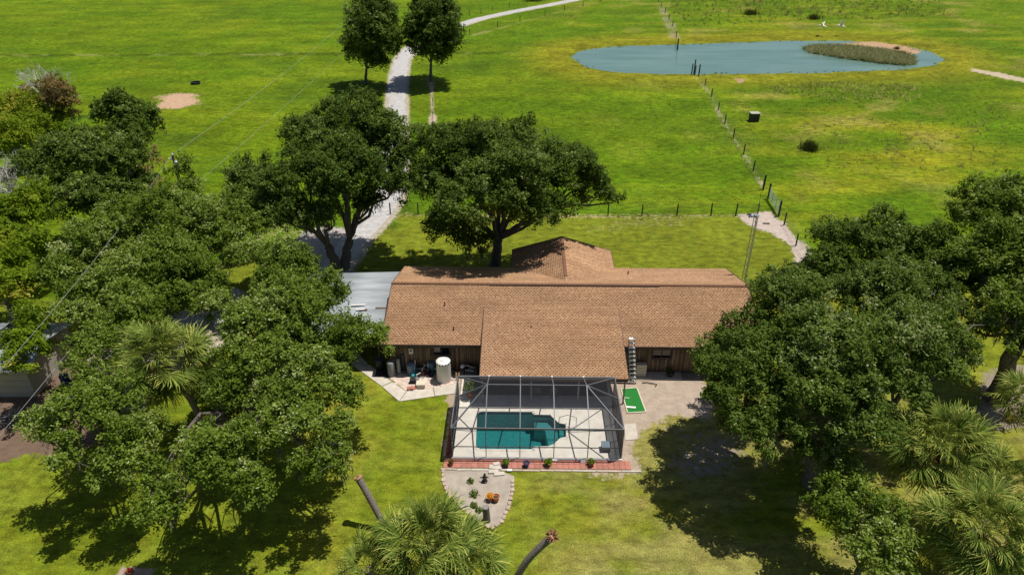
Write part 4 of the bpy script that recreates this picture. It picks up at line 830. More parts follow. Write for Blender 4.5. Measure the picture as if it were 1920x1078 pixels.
def crook(a, b, n, g, amp):
    a = np.array(a, float); b = np.array(b, float); out = [a]; L = np.linalg.norm(b-a)
    for i in range(1, n):
        t = i/n; out.append(a+(b-a)*t+np.array([0, 0, math.sin(t*math.pi)*L*0.10])+g.randn(3)*amp*L*math.sin(t*math.pi))
    out.append(b); return out
def moss_mesh(parent, pts, seed, ln=(0.3, 1.0), wd=0.03):
    g = np.random.RandomState(seed); V = []; F = []; T = []
    for p in pts:
        for k in range(g.randint(10, 20)):
            a = g.rand()*6.28; q = p+np.array([g.randn()*0.14, g.randn()*0.14, 0.1*g.randn()]); L = g.uniform(*ln)*(0.5+0.5*g.rand()); w_ = np.array([math.cos(a), math.sin(a), 0])*wd*g.uniform(0.5, 1.4)
            e1 = q+np.array([g.randn()*0.06, g.randn()*0.06, -L*0.5]); e2 = q+np.array([g.randn()*0.12, g.randn()*0.12, -L]); b = len(V)
            V += [q-w_, q+w_, e1+w_*0.8, e1-w_*0.8, e2+w_*0.2, e2-w_*0.2]; F += [(b, b+1, b+2, b+3), (b+3, b+2, b+4, b+5)]; t_ = g.rand(); T += [t_, t_]
    o = arrays_mesh('spanish_moss', V, F, MOSS, parent, {'tone': ('FACE', T)}); return tag(o, kind='stuff')
def twigs(mb, p, d, L, rad, depth_, g, minr=0.012):
    e = p+d*L; m = (p+e)/2+g.randn(3)*0.06*L; mb.tube([p, m, e], [rad, rad*0.85, rad*0.68], 5 if rad > 0.04 else 3, False)
    if depth_ <= 0: return
    for k in range(g.randint(2, 4)):
        nd = d+g.randn(3)*0.55; nd[2] += 0.10; nd /= np.linalg.norm(nd); twigs(mb, e if k else m, nd, L*g.uniform(0.6, 0.85), max(rad*0.6, minr), depth_-1, g, minr)
def oak(name, label, base, masses, seed, mat=OAK, tr=0.35, fork=1.8, group=None, l=0.13, wd=0.062, cover=1.7, moss=0, tone=0.46, pr=(0.30, 0.92), stems=1, cat='tree', ratio=0.62, trunkmat=BARK, trunk=None, dens=1.0):
    g = np.random.RandomState(seed); bx, by = base; t = thing(name, label, cat, (bx, by, 0), 0, group); O = np.array([bx, by, 0.0])
    puffs = []; cens = []
    for m in masses:
        px, py, rp, z = m[:4]; ra = m[4] if len(m) > 4 else ratio; c = P(px, py, z); rx = rp*depth(c)/FPX; rz = rx*ra; cens.append((c-O, rx))
        n = max(4, int(dens*(2*math.pi*rx*rx*1.05)/2.0/((pr[0]+pr[1])/1.45)**2)); tof = g.uniform(-0.12, 0.12)
        for i in range(n):
            u = 1-1.42*(i+0.5)/n; a = i*2.39996+g.rand()*0.8; s = math.sqrt(max(0, 1-u*u)); rr = g.uniform(*pr)*min(1.0, 0.45+rx/4)
            f = g.uniform(0.58, 1.10); puffs.append((c[0]+math.cos(a)*s*(rx-rr*0.6)*f*1.04-bx, c[1]+math.sin(a)*s*(rx-rr*0.6)*f*1.04-by, c[2]+u*rz*f+g.uniform(-0.35, 0.45), rr, tof))
        for i in range(max(1, n//6)): puffs.append((c[0]+g.randn()*rx*0.3-bx, c[1]+g.randn()*rx*0.3-by, c[2]+g.uniform(-0.3, 0.4)*rz, g.uniform(*pr), tof))
    puffs = np.array(puffs); puffs[:, 2] = np.maximum(puffs[:, 2], 0.5)
    mb = MB(); cm = np.mean([c for c, _ in cens], 0); forks = []
    for s in range(stems):
        a = 2*math.pi*s/stems+g.rand(); b0 = np.array([math.cos(a), math.sin(a), 0])*tr*0.7*(stems > 1); f0 = np.array([cm[0]*0.18, cm[1]*0.18, fork])+np.array([math.cos(a), math.sin(a), 0])*fork*0.45*(stems > 1)
        if trunk is not None: f0 = np.array(trunk, float)-O
        pts = crook(b0-np.array([0, 0, 0.15]), f0, 5, g, 0.025); rad = [tr*1.5, tr*1.12, tr, tr*0.92, tr*0.88, tr*0.84]; mb.tube(pts, rad, 11); forks.append(f0)
    for c, rx in cens:
        f0 = min(forks, key=lambda q: np.linalg.norm(q-c)); e = c-np.array([0, 0, rx*0.25]); rl = tr*0.5*min(1, 0.5+rx/5); pts = crook(f0, e, 5, g, 0.05); mb.tube(pts, list(np.linspace(rl, rl*0.45, 6)), 8)
        near = puffs[np.argsort(np.linalg.norm(puffs[:, :3]-c, axis=1))[:26]]
        for q in near[::3]:
            mb.tube(crook(pts[3+g.randint(0, 3)], q[:3], 3, g, 0.08), [rl*0.32, rl*0.24, rl*0.16, 0.015], 5, False)
    mb.build('trunk', trunkmat, t, True)
    tag(foliage(t, 'crown', puffs, seed+1, mat, l, wd, cover, tone), kind=None)
    if moss:
        lo = puffs[np.argsort(puffs[:, 2]+g.rand(len(puffs))*1.5)][:moss, :3]; moss_mesh(t, lo-np.array([0, 0, 0.35]), seed+2)
    return t
def gxy(px, py): return tuple(P(px, py)[:2])
G_FAR = 'trees beside the drive'
oak('drive_tree', 'dark rounded tree on the left side of the gravel drive', gxy(686, 156), [(700, 70, 52, 8.5, 1.0), (690, 50, 46, 9.5, 1.0), (710, 40, 42, 10.2, 0.9), (676, 95, 34, 5.5, 1.0), (722, 88, 36, 6.5, 1.0), (700, 118, 30, 4.2, 0.8)], 11, OAKD, 0.24, 2.4, G_FAR, 0.20, 0.10, 1.7, tone=0.45, pr=(0.8, 1.4), ratio=1.0)
oak('drive_tree', 'tall dark tree with clear trunk on the right side of the gravel drive', gxy(808, 153), [(812, 60, 52, 8.8, 1.0), (808, 25, 44, 10.8, 0.9), (832, 78, 36, 7.0, 1.0), (788, 82, 34, 6.6, 1.0), (812, 98, 40, 5.6, 0.8), (840, 50, 28, 8.8, 1.0)], 12, OAKD, 0.26, 3.0, G_FAR, 0.20, 0.10, 1.7, tone=0.42, pr=(0.8, 1.4), ratio=1.0)
oak('live_oak', 'broad live oak with forked trunk over the drive behind the carport', gxy(640, 505), [(660, 238, 78, 11.4), (590, 262, 66, 10.4), (722, 258, 52, 10.6), (560, 340, 80, 8.8), (648, 330, 76, 9.2), (740, 300, 42, 9.0), (468, 338, 46, 7.2), (520, 400, 56, 6.8), (606, 405, 46, 6.4), (690, 380, 34, 6.2), (640, 285, 60, 10.2), (735, 350, 36, 7.4), (765, 290, 26, 9.0)], 21, OAKD, 0.42, 2.4, None, 0.115, 0.058, 1.55, moss=40, tone=0.48, stems=2)
oak('live_oak', 'large dense live oak just behind the shingle roof', gxy(928, 500), [(850, 288, 78, 10.2), (950, 282, 84, 10.6), (1042, 318, 76, 9.2), (1112, 358, 46, 7.2), (816, 350, 66, 8.0), (912, 372, 96, 8.4), (1010, 392, 66, 6.8), (836, 430, 48, 5.4), (960, 330, 80, 10.0), (1075, 300, 34, 9.0), (890, 455, 36, 4.0), (1150, 375, 22, 6.2)], 22, OAKD, 0.45, 2.8, None, 0.115, 0.058, 1.5, tone=0.42, moss=10)
# left group
oak('live_oak', 'sprawling live oak with mossy limbs left of the pump yard', gxy(440, 805), [(530, 508, 68, 8.2), (565, 585, 76, 8.0), (485, 612, 70, 7.8), (628, 645, 66, 7.4), (698, 640, 42, 7.0), (470, 682, 60, 7.4), (590, 715, 62, 7.0), (560, 800, 56, 6.4), (630, 810, 40, 6.0), (490, 815, 52, 6.6), (425, 866, 72, 6.0), (335, 908, 58, 5.2), (590, 868, 44, 5.8), (610, 560, 46, 7.8), (505, 742, 40, 6.8), (300, 955, 38, 5.0), (470, 905, 44, 5.6), (440, 742, 46, 6.2), (545, 655, 56, 7.6), (385, 845, 46, 5.4), (650, 735, 40, 6.4), (640, 870, 30, 5.2), (540, 760, 44, 6.8)], 31, OAK, 0.36, 2.4, None, 0.088, 0.047, 1.55, moss=46, tone=0.50, stems=2)
oak('live_oak', 'low spreading live oak over the bare dirt at lower left', gxy(200, 800), [(160, 785, 66, 6.2), (232, 815, 52, 6.0), (122, 850, 44, 5.6), (232, 735, 42, 6.4), (190, 655, 50, 6.6), (160, 715, 38, 6.4), (215, 876, 46, 5.2), (275, 800, 40, 5.6), (180, 745, 44, 6.2), (85, 800, 34, 5.6), (262, 860, 36, 5.2)], 32, OAK, 0.24, 2.0, None, 0.088, 0.047, 1.5, moss=24, tone=0.50)
oak('live_oak', 'wide olive green oak in the middle of the left grove', gxy(290, 640), [(300, 415, 84, 7.4), (205, 465, 80, 6.8), (400, 435, 78, 6.8), (300, 510, 90, 6.2), (170, 575, 66, 6.2), (262, 590, 70, 6.0), (365, 540, 60, 6.0), (440, 395, 50, 7.2), (450, 480, 44, 5.8), (395, 575, 40, 5.8), (235, 655, 44, 5.6), (320, 470, 50, 6.8), (120, 520, 44, 6.2)], 33, OAK, 0.36, 1.8, None, 0.10, 0.052, 1.5, moss=20, tone=0.50, stems=2)
oak('leafy_tree', 'bright green leafy tree at the left edge of the photo', gxy(30, 640), [(48, 400, 60, 6.6), (40, 475, 58, 6.2), (25, 550, 58, 5.8), (70, 600, 40, 5.4), (-30, 480, 70, 6.2), (55, 655, 44, 4.6), (20, 690, 40, 4.4)], 34, BRIGHT, 0.26, 1.8, None, 0.12, 0.06, 1.6, tone=0.5)
oak('mossy_oak', 'tall dark oak hung with grey moss at upper left', gxy(215, 455), [(150, 300, 74, 8.2), (220, 300, 64, 8.6), (90, 312, 48, 7.6), (190, 370, 66, 6.4), (250, 350, 36, 6.0), (120, 375, 56, 6.2)], 35, OAKD, 0.34, 2.2, None, 0.13, 0.064, 1.6, moss=40, tone=0.5)
oak('mossy_oak', 'dark oak rising above the left grove toward the pasture', gxy(245, 330), [(215, 210, 40, 7.6), (262, 218, 34, 7.0), (290, 235, 20, 6.0), (240, 250, 40, 5.8)], 39, OAKD, 0.26, 2.0, None, 0.18, 0.09, 1.6, tone=0.4, moss=12)
oak('rusty_tree', 'brownish tree with rusty foliage at upper left', gxy(118, 268), [(118, 190, 34, 6.5, 0.9), (100, 170, 26, 7.0, 0.9), (125, 215, 26, 4.8, 0.9), (60, 175, 22, 5.2)], 36, RUST, 0.2, 2.0, None, 0.15, 0.07, 1.2, moss=14, tone=0.45)
oak('vine_thicket', 'yellow green bushy thicket at the upper left edge', gxy(40, 300), [(40, 215, 56, 4.2, 0.7), (80, 245, 46, 3.6, 0.7), (10, 265, 50, 4.0, 0.7), (150, 265, 26, 3.2)], 37, BRIGHT, 0.14, 0.9, None, 0.14, 0.07, 1.2, tone=0.62, cat='thicket', stems=3)
oak('small_tree', 'slender dark green tree in front of the utility pole', gxy(374, 500), [(342, 328, 26, 8.3, 0.9), (350, 358, 30, 7.2, 0.8), (366, 385, 26, 6.2, 0.8), (345, 395, 26, 6.0, 0.8)], 38, OAK, 0.12, 1.2, None, 0.12, 0.06, 1.6, tone=0.40)
oak('sparse_tree', 'thin yellowish tree with bare twigs right of the mossy oak', gxy(300, 440), [(285, 300, 22, 6.0, 1.3), (282, 335, 24, 5.0, 1.2), (290, 375, 20, 3.6)], 51, RUST, 0.12, 1.6, None, 0.13, 0.06, 0.8, tone=0.6, moss=10)
oak('shade_shrub', 'dense dark shrubs added as shade under the mossy oak right of the large palm', gxy(440, 770), [(438, 700, 44, 2.2, 0.8), (400, 735, 36, 1.8, 0.8), (470, 752, 34, 1.8, 0.8), (520, 735, 30, 1.8, 0.8), (420, 770, 28, 1.5, 0.8)], 52, OAKD, 0.07, 0.6, None, 0.09, 0.046, 1.3, tone=0.34, cat='shade_shrub', stems=3)  # dark foliage added to stand in for shade over the lit lawn
# right group
oak('live_oak', 'huge spreading live oak right of the house shading the yard', gxy(1540, 905), [(1400, 735, 90, 6.6), (1335, 672, 44, 6.0), (1482, 562, 78, 8.4), (1410, 622, 64, 7.2), (1560, 665, 98, 8.8), (1680, 640, 92, 8.6), (1600, 775, 74, 7.6), (1640, 560, 84, 8.6), (1755, 640, 62, 7.8), (1770, 700, 44, 6.6), (1830, 600, 40, 7.2), (1455, 815, 66, 6.2), (1530, 740, 66, 8.0), (1690, 730, 56, 7.2), (1520, 640, 64, 8.8), (1420, 672, 64, 7.6), (1385, 800, 40, 5.6), (1800, 668, 44, 7.0), (1740, 560, 60, 8.0), (1570, 850, 40, 6.0)], 41, OAKD, 0.55, 2.6, None, 0.088, 0.047, 1.6, tone=0.50, stems=2, moss=8)
oak('live_oak', 'small oak at the bottom between the palms and the shaded lawn', gxy(1600, 1110), [(1590, 945, 72, 4.8), (1630, 1010, 64, 4.2), (1560, 905, 40, 5.0), (1650, 1055, 52, 3.6), (1670, 970, 36, 4.2)], 42, OAK, 0.18, 1.6, None, 0.085, 0.045, 1.5, tone=0.50)
oak('live_oak', 'oak behind the huge right oak with bare twigs in its top', gxy(1660, 610), [(1620, 470, 80, 6.6), (1715, 470, 74, 7.2), (1560, 515, 56, 5.8), (1790, 530, 66, 6.8), (1680, 540, 70, 6.4)], 43, OAKD, 0.34, 1.8, None, 0.12, 0.06, 1.6, tone=0.48)
oak('live_oak', 'tall oak with thick leaning trunk at the right edge', gxy(1866, 748), [(1862, 405, 76, 9.8), (1915, 380, 60, 10.4), (1900, 480, 80, 9.2), (1830, 495, 60, 8.6), (1905, 590, 60, 7.6), (1960, 540, 80, 8.4), (1870, 570, 44, 7.4), (1850, 622, 34, 6.4), (1915, 650, 34, 6.4)], 44, OAK, 0.50, 3.2, None, 0.115, 0.057, 1.6, tone=0.38, moss=12, trunk=PD(1908, 640, 35.0))
oak('small_tree', 'small round tree between the gate path and the right oaks', gxy(1548, 492), [(1545, 440, 30, 3.2, 0.9), (1558, 458, 24, 2.4, 0.8)], 45, OAK, 0.12, 1.0, None, 0.12, 0.06, 1.6, tone=0.42)

# bare dead branches standing out of the crowns
def dead(label, base, start, seed, dirs, L, rad, dep=4, stub=False):
    t = thing('dead_tree', label, 'dead tree', (*base, 0)); g = np.random.RandomState(seed); mb = MB(); s = np.array(start)-np.array([*base, 0])
    mb.tube(crook((0, 0, -0.1) if not stub else s*np.array([1, 1, 0.78])+np.array([0.25, 0.3, 0]), s, 5, g, 0.03), list(np.linspace(rad*1.6, rad, 6)), 7)
    for d in dirs:
        d = np.array(d, float); d /= np.linalg.norm(d); twigs(mb, s, d, L, rad*0.7, dep, g)
    mb.build('branches', DEAD, t); return t
dead('bare grey dead tree top above the rusty tree', gxy(95, 262), P(90, 182, 6.4), 61, [(-0.6, 0.2, 0.8), (0.5, 0.1, 0.8), (-0.2, -0.2, 1), (0.8, 0.2, 0.55), (-0.9, 0, 0.6), (0.9, -0.1, 0.9)], 1.6, 0.14, 5)
dead('pale grey leafless tree at the left edge below the thicket', gxy(25, 420), P(25, 365, 3.8), 62, [(-0.4, 0.2, 0.9), (0.5, 0, 0.9), (0.1, -0.3, 0.9), (-0.8, 0, 0.5), (0.7, 0.2, 0.5), (0, 0.1, 1), (0.3, -0.6, 0.8), (-0.5, -0.6, 0.6)], 1.6, 0.14, 5)
dead('bare pale twigs beside the small round tree at right', gxy(1625, 540), P(1632, 462, 6.2), 63, [(-0.5, 0.2, 0.8), (0.3, 0.2, 0.9), (-0.1, 0, 1)], 0.95, 0.06, 4)
dead('bare grey branches in front of the tall right edge oak', gxy(1884, 742), P(1872, 570, 6.4), 64, [(-0.7, -0.2, 0.6), (0.6, -0.1, 0.6), (-0.9, -0.3, 0.25), (0.1, -0.4, 0.8), (0.9, -0.2, 0.3)], 1.1, 0.07, 4, True)
dead('bare twigs showing through the middle of the right oaks', gxy(1700, 640), P(1705, 540, 7.2), 65, [(-0.6, -0.3, 0.5), (0.5, -0.3, 0.6), (0.0, -0.4, 0.8)], 0.8, 0.05, 4)

# ------------------------------------------------------------------ palms: every frond is a leaf of its own
def frond_mesh(name, seed, pet, fan, nseg, mat, droop):
    g = np.random.RandomState(seed); V = []; F = []; T = []
    def add(q, f, tn):
        b = len(V); V.extend(q); F.extend([tuple(i+b for i in ff) for ff in f]); T.extend([tn]*len(f))
    m = 5; prev = None   # petiole along +X, arching down
    pts = [np.array([pet*i/m, 0, -droop*0.25*pet*(i/m)**2]) for i in range(m+1)]
    for i in range(m):
        a, b = pts[i], pts[i+1]; u = np.array([0, 0.022, 0]); add([a-u, a+u, b+u, b-u], [(0, 1, 2, 3)], 0.7)
    o = pts[-1]
    for k in range(nseg):
        an = -2.0+4.0*(k+0.5)/nseg+g.randn()*0.05; L = fan*(1.0-0.22*abs(an)/2.0)*g.uniform(0.9, 1.08); u = np.array([math.cos(an), math.sin(an), 0]); s = np.array([-math.sin(an), math.cos(an), 0]); tn = float(np.clip(0.5+0.27*g.randn(), 0, 1))
        cost = np.array([0.28*fan*math.cos(an*0.5), 0, 0]); o2 = o+cost*0.6
        wv = 0.023*fan/0.9; zup = 0.10*math.sin(an)**2
        p1 = o2+u*L*0.40+np.array([0, 0, zup-0.05*droop]); p2 = o2+u*L*0.78+np.array([0, 0, zup*0.6-0.22*droop*L]); p3 = o2+u*L*1.0+np.array([0, 0, -0.62*droop*L])+g.randn(3)*0.07
        add([o2-s*0.006, o2+s*0.006, p1+s*wv, p1-s*wv], [(0, 1, 2, 3)], tn); add([p1-s*wv, p1+s*wv, p2+s*wv*0.75, p2-s*wv*0.75], [(0, 1, 2, 3)], tn); add([p2-s*wv*0.75, p2+s*wv*0.75, p3+s*0.004, p3-s*0.004], [(0, 1, 2, 3)], min(1, tn+0.2))
    o_ = arrays_mesh(name, V, F, mat, None, {'tone': ('FACE', T)}); me = o_.data; bpy.data.objects.remove(o_); return me
FR = [frond_mesh('frond', 300+i, 1.2, 1.05, 32, PALM, d) for i, d in enumerate((0.2, 0.55, 0.85, 0.4, 0.7))]
FY = [frond_mesh('yellow_frond', 320+i, 1.3, 1.1, 24, PALMY, d) for i, d in enumerate((0.7, 0.9))]
FD = [frond_mesh('dead_frond', 330+i, 1.2, 1.0, 18, PALMD, d) for i, d in enumerate((1.1, 1.3))]
def palm(label, crown, base, n, seed, sc=1.0, yellow=4, deadn=7, cat='palm', group=None, tr=0.19):
    g = np.random.RandomState(seed); c = np.array(crown)-np.array([*base, 0]); t = thing('cabbage_palm', label, cat, (*base, 0), 0, group)
    mb = MB(); pts = crook((0, 0, -0.1), c-np.array([0, 0, 0.25]), 8, g, 0.012); mb.tube(pts, [tr*1.3, tr*1.05]+[tr]*5+[tr*1.1, tr*1.25], 12); mb.build('trunk', BARKP, t, True)
    mb = MB()
    for k in range(26):
        a = g.rand()*6.28; z = -g.uniform(0.15, 1.1); p = c+np.array([math.cos(a)*tr, math.sin(a)*tr, z]); mb.bar(p, p+np.array([math.cos(a)*0.22, math.sin(a)*0.22, 0.3]), 0.07, 0.03)
    tag(mb.build('leaf_boots', M_BOOT, t), kind='stuff')
    def put(me, nm, az, el, s, roll):
        o = bpy.data.objects.new(nm, me); COL.objects.link(o); o.parent = t; o.location = c+np.array([math.cos(az), math.sin(az), 0])*0.10
        o.rotation_mode = 'ZYX'; o.matrix_local = Matrix.Translation(Vector(o.location)) @ Matrix.Rotation(az, 4, 'Z') @ Matrix.Rotation(-el, 4, 'Y') @ Matrix.Rotation(roll, 4, 'X') @ Matrix.Scale(s, 4)
    for k in range(n):
        u = (k+0.5)/n; el = R(80)-R(115)*u**0.85+g.randn()*0.2; put(FR[g.randint(len(FR))], 'frond', k*2.39996+g.randn()*0.3, el, sc*g.uniform(0.75, 1.12)*(0.8+0.25*min(1, u*2)), g.randn()*0.7)
    for k in range(yellow): put(FY[k % 2], 'yellow_frond', -1.57+g.randn()*0.9, R(-28)-abs(g.randn())*0.2, sc*g.uniform(0.9, 1.05), g.randn()*0.3)
    for k in range(deadn): put(FD[k % 2], 'dead_frond', g.rand()*6.28 if k % 2 else -1.57+g.randn()*0.8, R(-48)-g.rand()*0.5, sc*g.uniform(0.8, 1.0), g.randn()*0.4)
    return t
M_BOOT = M('leaf_boots', (0.20, 0.15, 0.10), 0.95, 0.3, 8)
palm('large cabbage palm with yellowing lower fronds in the left grove', P(305, 668, 6.2), gxy(388, 806), 68, 71, 1.14, 7, 12)
palm('cabbage palm with bright upper fronds at lower right beside the oak', P(1762, 832, 5.6), gxy(1782, 990), 66, 72, 1.08, 6, 12)
palm('dark cabbage palm in the bottom right corner', P(1842, 985, 4.6), gxy(1850, 1110), 66, 73, 1.08, 8, 9)
palm('cabbage palm cut by the right edge below the leaning oak', P(1932, 752, 4.8), gxy(1945, 860), 46, 74, 0.8, 4, 4)
palm('broad cabbage palm at the bottom centre in front of the sand bed', P(800, 1018, 4.6), gxy(806, 1150), 76, 75, 1.04, 2, 8)
palm('smaller cabbage palm left of the bottom centre palm', P(692, 1062, 3.6), gxy(690, 1160), 44, 76, 0.72, 1, 3)
palm('low cabbage palm right of the bottom centre palm', P(868, 1058, 3.8), gxy(872, 1160), 48, 77, 0.85, 2, 4)
palm('young cabbage palm half hidden under the right corner palm', P(1885, 905, 4.4), gxy(1900, 1030), 44, 78, 0.85, 2, 4)
# headless palm trunks
def cut_palm(label, basep, topp, seed, top_mat, frayed, bend):
    b = np.array([*basep, 0]); c = np.array(topp)-b; g = np.random.RandomState(seed); t = thing('headless_palm', label, 'palm', tuple(b))
    pts = [np.array([0, 0, -0.1])*(1-u)+c*u+np.array([bend*math.sin(u*math.pi), 0, 0.12*math.sin(u*math.pi)]) for u in np.linspace(0, 1, 14)]
    MB().tube(pts, [0.23, 0.20]+[0.175+0.008*(i % 2) for i in range(10)]+[0.185, 0.19], 14).build('trunk', BARKP, t, True)
    mb = MB(); d = (pts[-1]-pts[-2]); d /= np.linalg.norm(d); mb.tube([pts[-1], pts[-1]+d*0.10], [0.235, 0.225], 14); mb.build('cut_collar', top_mat, t)
    MB().tube([pts[-1]+d*0.09, pts[-1]+d*0.11], [0.09, 0.09], 10).build('hollow_core', FASC, t)
    if frayed:
        mb = MB()
        for k in range(60):
            v = g.randn(3); v[2] = abs(v[2])*0.8; v /= np.linalg.norm(v); mb.bar(pts[-1]+v*0.12, pts[-1]+v*g.uniform(0.26, 0.40), 0.05, 0.02)
        tag(mb.build('frayed_boots', M('frayed_boots', (0.24, 0.11, 0.055), 0.95, 0.4, 9), t), kind='stuff')
cut_palm('leaning grey headless palm trunk on the lawn left of the sand bed', gxy(727, 996), P(672, 896, 3.0), 1, CUT, False, 0.0)
cut_palm('curved dark headless palm trunk with frayed top at bottom centre', gxy(962, 1095), P(1035, 1006, 3.2), 2, CUT, True, -0.22)

# ------------------------------------------------------------------ fences
def post_at(parent, o, p, h, rad, g, mat=WOODP, nm='post'):
    x, y = p[0]-o[0], p[1]-o[1]; lx, ly = g.uniform(-0.05, 0.05), g.uniform(-0.04, 0.04); MB().tube([(x, y, -0.2), (x+lx*0.5, y+ly*0.5, h*0.5), (x+lx, y+ly, h)], [rad*1.05, rad, rad*0.92], 8).build(nm, mat, parent)
def fence(label, pxs, h=1.35, rad=0.065, wires=4, seed=1, extra=()):
    g = random.Random(seed); pts = [P(a, b) for a, b in pxs]; o = pts[len(pts)//2]; t = thing('wire_fence', label, 'fence', (o[0], o[1], 0))
    for p in pts: post_at(t, o, p, h*g.uniform(0.95, 1.05), rad*g.uniform(0.9, 1.15), g)
    for k in range(wires):
        z = 0.25+(h-0.35)*k/(wires-1); mb = MB(); mb.tube([(p[0]-o[0], p[1]-o[1], z) for p in pts], 0.009, 3); mb.build('wire', WIRE, t)
    return t
fence('wire fence with dark posts along the back lawn left of the gate', [(732, 402), (784, 402), (840, 403), (895, 403), (950, 403), (1010, 403), (1076, 404), (1140, 404), (1203.6, 404.5), (1268.8, 404.5), (1332.8, 404.5), (1379, 404.5), (1420, 404)], seed=1)
fence('wire fence climbing from the gate to the near shore of the pond', [(1430.6, 356), (1412, 322), (1394, 290), (1375, 259), (1359, 232.5), (1347, 207), (1334, 182), (1322, 160.5), (1310, 141)], seed=2, rad=0.075)
fence('wire fence beyond the pond running up to the photo top', [(1271, 90), (1268, 72), (1261, 50), (1254, 38), (1247, 25), (1240, 14), (1235, 4), (1230, -8)], seed=3, rad=0.085)
fence('wire fence along the right side of the far drive', [(881, 67), (933, 52), (975, 41), (1022, 31), (1058, 21), (1093, 14), (1125, 4), (1160, -6)], seed=4, rad=0.08, h=1.4)
fence('wire fence along the left side of the far drive', [(862, 34), (880, 30), (902, 27), (924, 21), (955, 15), (990, 5), (1020, -4)], seed=5, rad=0.07)
fence('short wire fence right of the gate beside the sand path', [(1470, 422), (1492, 461), (1520, 505), (1548, 548)], seed=6)
fence('wire fence beside the drive below the tall dark tree', [(811, 172), (812, 198), (812, 224), (812, 252), (811, 285), (810, 325), (806, 365)], seed=7, rad=0.05, h=1.2)
for k, (px, py, h, rad, lab) in enumerate([(1310, 142, 1.9, 0.12, 'thick dark corner post on the pond shore, rightmost of four'), (1303, 139.5, 1.5, 0.09, 'second post from the right in the cluster on the pond shore'), (1301, 138, 2.4, 0.12, 'tallest dark post on the pond shore'), (1297, 137, 1.6, 0.10, 'leftmost dark post on the pond shore'), (1270, 92, 2.0, 0.14, 'dark post standing in the water at the far pond shore'), (1430.6, 356, 1.75, 0.11, 'thick dark fence corner post left of the gate')]):
    t = MB().tube([(0, 0, -0.9), (0.02, 0, h*0.5), (0.04, 0.02, h)], [rad, rad, rad*0.93], 9).build('corner_post', WOODP); t.location = (*gxy(px, py), 0); tag(t, lab, 'post', 'thick fence posts')
ga, gb = P(1440, 372.5), P(1459.5, 406); gt = thing('farm_gate', 'grey green tubular metal farm gate between two thick posts', 'gate', tuple(ga)); gv = gb-ga; gl = np.linalg.norm(gv); gu = gv/gl
for q in (np.zeros(3), gv): MB().tube([q+np.array([0, 0, -0.2]), q+np.array([0, 0, 1.75])], 0.105, 10).build('gate_post', WOODP, gt)
for z in (0.22, 0.42, 0.62, 0.84, 1.08, 1.34): MB().tube([gu*0.16+np.array([0, 0, z]), gu*(gl-0.16)+np.array([0, 0, z])], 0.026, 7).build('gate_bar', GATEM, gt)
for s in (0.16, gl*0.33, gl*0.66, gl-0.16): MB().tube([gu*s+np.array([0, 0, 0.20]), gu*s+np.array([0, 0, 1.36])], 0.026, 7).build('gate_upright', GATEM, gt)
gw = P(1470, 422)-gb; MB().tube([gv+np.array([0, 0, 0.8]), gv+gw+np.array([0, 0, 0.8])], 0.012, 5).build('wire', WIRE, gt); 
t = thing('debris_pile', 'small pile of dark rubbish on the sand by the gate', 'debris', at(1412, 405)); g = random.Random(2)
for k in range(8): MB().box((g.uniform(-0.5, 0.5), g.uniform(-0.3, 0.3), 0.08), (g.uniform(0.2, 0.5), g.uniform(0.1, 0.25), 0.12), rz=g.uniform(0, 3)).build('scrap', BLUEG if k % 3 == 0 else DGREY, t)
t = thing('log_scrap', 'short dark log lying on the gate path', 'log', at(1436, 420)); MB().tube([(-0.3, 0.05, 0.06), (0.35, -0.05, 0.08)], 0.06, 7).build('log', WOODP, t)

# antenna tower behind the right end of the house
tx, ty = 18.57, 48.0; tw = thing('antenna_tower', 'slim three legged lattice antenna mast behind the right end of the house', 'antenna mast', (tx, ty, 0)); TH = 8.1
legs = [(0.17*math.cos(a), 0.17*math.sin(a)) for a in (0.4, 2.494, 4.588)]
for a, b in legs: MB().tube([(a, b, 0), (a, b, TH)], 0.026, 6).build('leg', GALV, tw)
lac = MB()
for i in range(3):
    a, b = legs[i], legs[(i+1) % 3]
    for k in range(int(TH/0.38)):
        z = 0.1+k*0.38; p, q = (a, b) if k % 2 else (b, a); lac.tube([(p[0], p[1], z), (q[0], q[1], z+0.38)], 0.012, 4, False)
tag(lac.build('lattice_bracing', GALV, tw), kind='stuff')
MB().tube([(0, 0, TH-1.0), (0, 0, 9.7)], 0.02, 6).build('mast', GALV, tw); MB().lathe((0, 0, 9.65), [(0.03, 0), (0.05, 0.05), (0.04, 0.14), (0.01, 0.18)], 8).build('tip', ORANGE, tw); MB().box((0, 0, TH), (0.34, 0.34, 0.03)).build('top_plate', GALV, tw)

# utility pole and cables at the left
ptp = PD(325, 297, 58.0); pole = thing('utility_pole', 'wooden utility pole rising out of the left grove', 'utility pole', (ptp[0], ptp[1], 0))
MB().tube([(0, 0, -0.2), (0, 0, ptp[2]+0.3)], [0.16, 0.11], 10).build('pole', POLE, pole); MB().lathe((0.16, 0, ptp[2]-0.9), [(0.16, 0), (0.2, 0.05), (0.2, 0.6), (0.1, 0.68)], 12).build('transformer', GALV, pole, True); MB().lathe((0, 0, ptp[2]+0.25), [(0.05, 0), (0.08, 0.1), (0.05, 0.2)], 8).build('insulator', WHITE, pole)
MB().box((-0.2, 0, ptp[2]-0.05), (0.5, 0.08, 0.08)).build('bracket', WHITE, pole)
def cable(label, a, b, sag, rad):
    a, b = np.array(a, float), np.array(b, float); o = (a+b)/2; pts = [a*(1-u)+b*u-o+np.array([0, 0, -4*sag*u*(1-u)]) for u in np.linspace(0, 1, 24)]
    t = MB().tube(pts, rad, 5).build('overhead_cable', CABLE); t.location = o; tag(t, label, 'cable', 'overhead cables')
